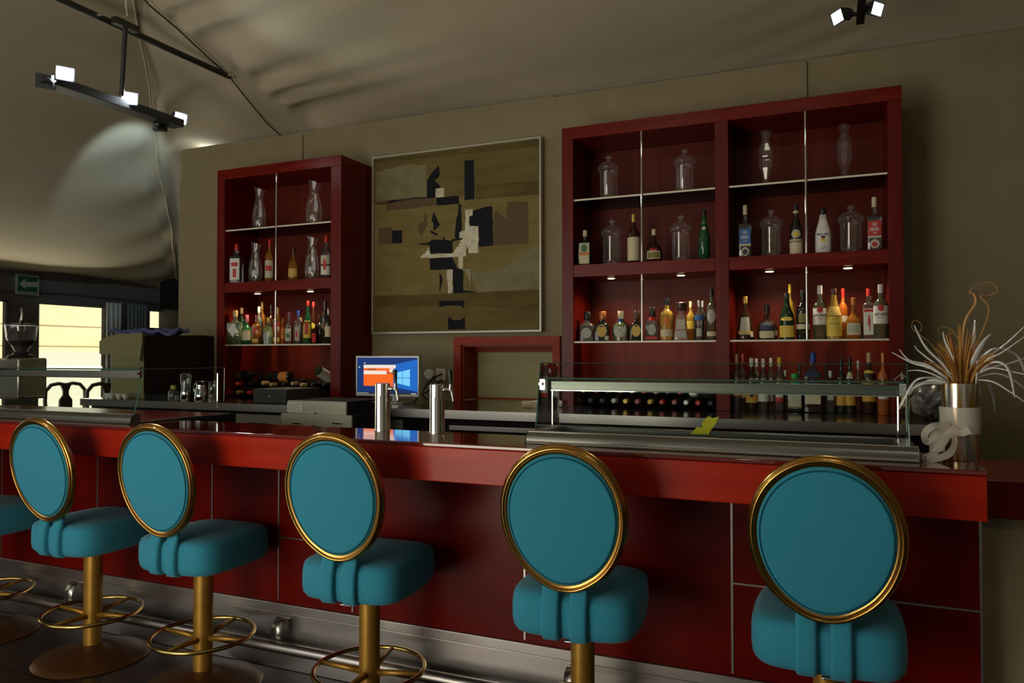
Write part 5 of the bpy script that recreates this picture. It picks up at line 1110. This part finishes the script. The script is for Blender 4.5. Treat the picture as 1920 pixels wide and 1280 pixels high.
# ------------------------------------------------------------------ wine bottles lying down
def wine(label, X, Y, z, cap, rotz=0.0, tilt=0.0, group=None, body='b_dark', lab=None, r=.036, H=.30, nf=True):
    """lying bottle whose mouth points to -Y at (X, Y, z)"""
    t = thing('wine_bottle', label, 'wine bottle', (0, 0, 0), group)
    pr = [(.9, 0), (1, .02), (1, .58), (.90, .66), (.50, .74), (.40, .78), (.40, .84)]
    m = MB(); vs = MB(); m.lathe([(a*r, b*H) for a, b in pr], seg=20); m.build('glass_body', body, t, smooth=45)
    m = MB(); m.lathe([(.43*r, .80*H), (.44*r, .985*H), (.36*r, H)], seg=16); m.build('capsule', cap, t, smooth=40)
    if lab: m = MB(); m.lathe([(r*1.012, .16*H), (r*1.012, .50*H)], seg=20, cap=False); m.build('label', lab, t, smooth=True)
    t.rotation_euler = (R(90)+tilt, 0, rotz)
    d = Vector((0, 0, H)); d.rotate(t.rotation_euler); t.location = Vector((X, Y, z))-d; return t
g = 'wine bottle ends stacked under the first bay'
names = {'k_gold': 'tan gold', 'k_red': 'red', 'k_purple': 'violet', 'k_pink': 'dusty pink', 'k_white': 'white', 'k_blue': 'blue', 'k_black': 'black', 'k_yellow': 'bright yellow', 'k_silver': 'silver', 'k_cork': 'cork coloured'}
C('k_violet', (.10, .03, .30), .4); C('k_charcoal', (.03, .03, .032), .5)
names['k_violet'] = 'violet'; names['k_charcoal'] = 'charcoal'
row1 = [(1093, 'k_gold', 'leftmost of the row'), (1117, 'k_red', 'between the gold and the violet ones'), (1138, 'k_violet', 'the only violet one'), (1162, 'k_pink', 'right of the violet one'), (1184, 'k_white', 'left of the bright red one'), (1206, 'k_red', 'between the two white ones'), (1229, 'k_white', 'left of the blue one'), (1251, 'k_blue', 'the only blue one'), (1274, 'k_red', 'right end of the row')]
row2 = [(1083, 'k_charcoal', 'leftmost of the row'), (1105, 'k_charcoal', 'second from the left end'), (1127, 'k_charcoal', 'left of the white one'), (1149, 'k_white', 'right of the three charcoal ones'), (1172, 'k_gold', 'left of the pink one'), (1194, 'k_pink', 'between the gold and the yellow ones'), (1218, 'k_yellow', 'the only bright yellow one'), (1240, 'k_red', 'right of the yellow one'), (1263, 'k_pink', 'left of the silver one'), (1285, 'k_silver', 'the only silver one'), (1308, 'k_red', 'right of the silver one'), (1331, 'k_charcoal', 'right end of the row')]
for px, k, w_ in row2:
    x = atY(px, 758, 1.965).x; wine('lying wine bottle with %s capsule, lower row, %s' % (names[k], w_), x, 1.965+(.012 if px % 2 else 0), 1.138, k, group=g, r=.0335)
for px, k, w_ in row1:
    x = atY(px, 738, 1.965).x; wine('lying wine bottle with %s capsule, upper row, %s' % (names[k], w_), x, 1.968, 1.197, k, group=g, r=.0335)
for px, w_ in ((1303, 'left of the two'), (1327, 'right of the two')):
    x = atY(px, 752, 1.98).x; b_ = wine('wine bottle lying base first with curved pale label edge, %s' % w_, x, 2.25, 1.199, 'k_black', rotz=pi, group=g, lab='l_cream', r=.034)
    d = Vector((0, 0, .30)); b_.location = Vector((x, 1.955, 1.199))
# pile in the narrow unit
g = 'wine bottles piled under the narrow unit'
pile = [(424, 'k_red', 0, 1, 'red capsule, lowest and leftmost of the pile'), (444, 'k_gold', 0, 2, 'gold capsule on the bottom row, right of the lowest red one'), (465, 'k_red', 0, 3, 'red capsule on the bottom row beside the charcoal box'),
        (490, 'k_black', 0, 4, 'black capsule behind the left part of the charcoal box'), (514, 'k_charcoal', 0, 5, 'charcoal capsule behind the middle of the charcoal box'), (538, 'k_black', 0, 6, 'black capsule behind the right edge of the charcoal box'), (562, 'k_charcoal', 0, 6, 'charcoal capsule right of the charcoal box'), (588, 'k_black', 0, 6, 'black capsule near the right side of the pile'), (608, 'k_black', 0, 6, 'black capsule at the right end of the bottom row'),
        (442, 'k_red', 1, 7, 'red capsule on the second row, left side'), (468, 'k_black', 1, 8, 'black capsule on the second row'), (492, 'k_cork', 1, 9, 'cork end on the second row, left of centre'), (507, 'k_cork', 1, 9, 'second cork end right beside the first'), (530, 'k_black', 1, 8, 'black capsule under the orange-labelled bottle'),
        (547, 'k_cork', 1, 9, 'cork end right of the orange-labelled bottle'), (564, 'k_cork', 1, 9, 'rightmost cork end of the second row'), (584, 'k_black', 1, 8, 'black capsule under the white-labelled bottle'), (606, 'k_charcoal', 1, 8, 'charcoal capsule at the right end of the second row')]
for i, (px, k, row, _, w_) in enumerate(pile):
    Yp = 1.955; x = atY(px, 740, Yp).x; x += 0
    rr_ = .034
    wine('lying wine bottle with '+w_, x, Yp, (1.138, 1.200)[row]+(.0 if row == 0 else .004*(i % 3)), k, group=g, r=.031 if row else .032, rotz=0)
def across(label, pxa, pya, pxb, pyb, lab, key):
    A_ = atY(pxa, pya, 2.06); B_ = atY(pxb, pyb, 2.06); t = thing('wine_bottle', label, 'wine bottle', (0, 0, 0), g); H = .29; r = .036
    pr = [(.9, 0), (1, .02), (1, .60), (.90, .68), (.45, .78), (.40, .84)]
    m = MB(); m.lathe([(a*r, b*H) for a, b in pr], seg=20); m.build('glass_body', 'b_dark', t, smooth=45); m = MB(); m.lathe([(.44*r, .82*H), (.42*r, H)], seg=14); m.build('capsule', key, t, smooth=40)
    m = MB(); m.lathe([(r*1.012, lab[0]*H), (r*1.012, lab[1]*H)], seg=20, cap=False); m.build('label', lab[2], t, smooth=True)
    d = (B_-A_).normalized(); t.rotation_euler = d.to_track_quat('Z', 'Y').to_euler(); t.location = A_; return t
across('dark wine bottle lying crosswise on top at the left of the pile, pale stripe label', 432, 706, 470, 702, (.25, .45, 'l_brown'), 'k_black')
across('dark wine bottle lying crosswise on top of the pile with an orange label end', 545, 706, 508, 706, (.05, .30, 'l_orange'), 'k_black')
wb_ = across('wine bottle with a big white label sticking up at the right end of the pile', 598, 696, 609, 719, (.02, .50, 'l_white'), 'k_black'); wb_.rotation_euler = Vector((.16, .80, -.42)).to_track_quat('Z', 'Y').to_euler(); wb_.location = atY(596, 694, 1.985)
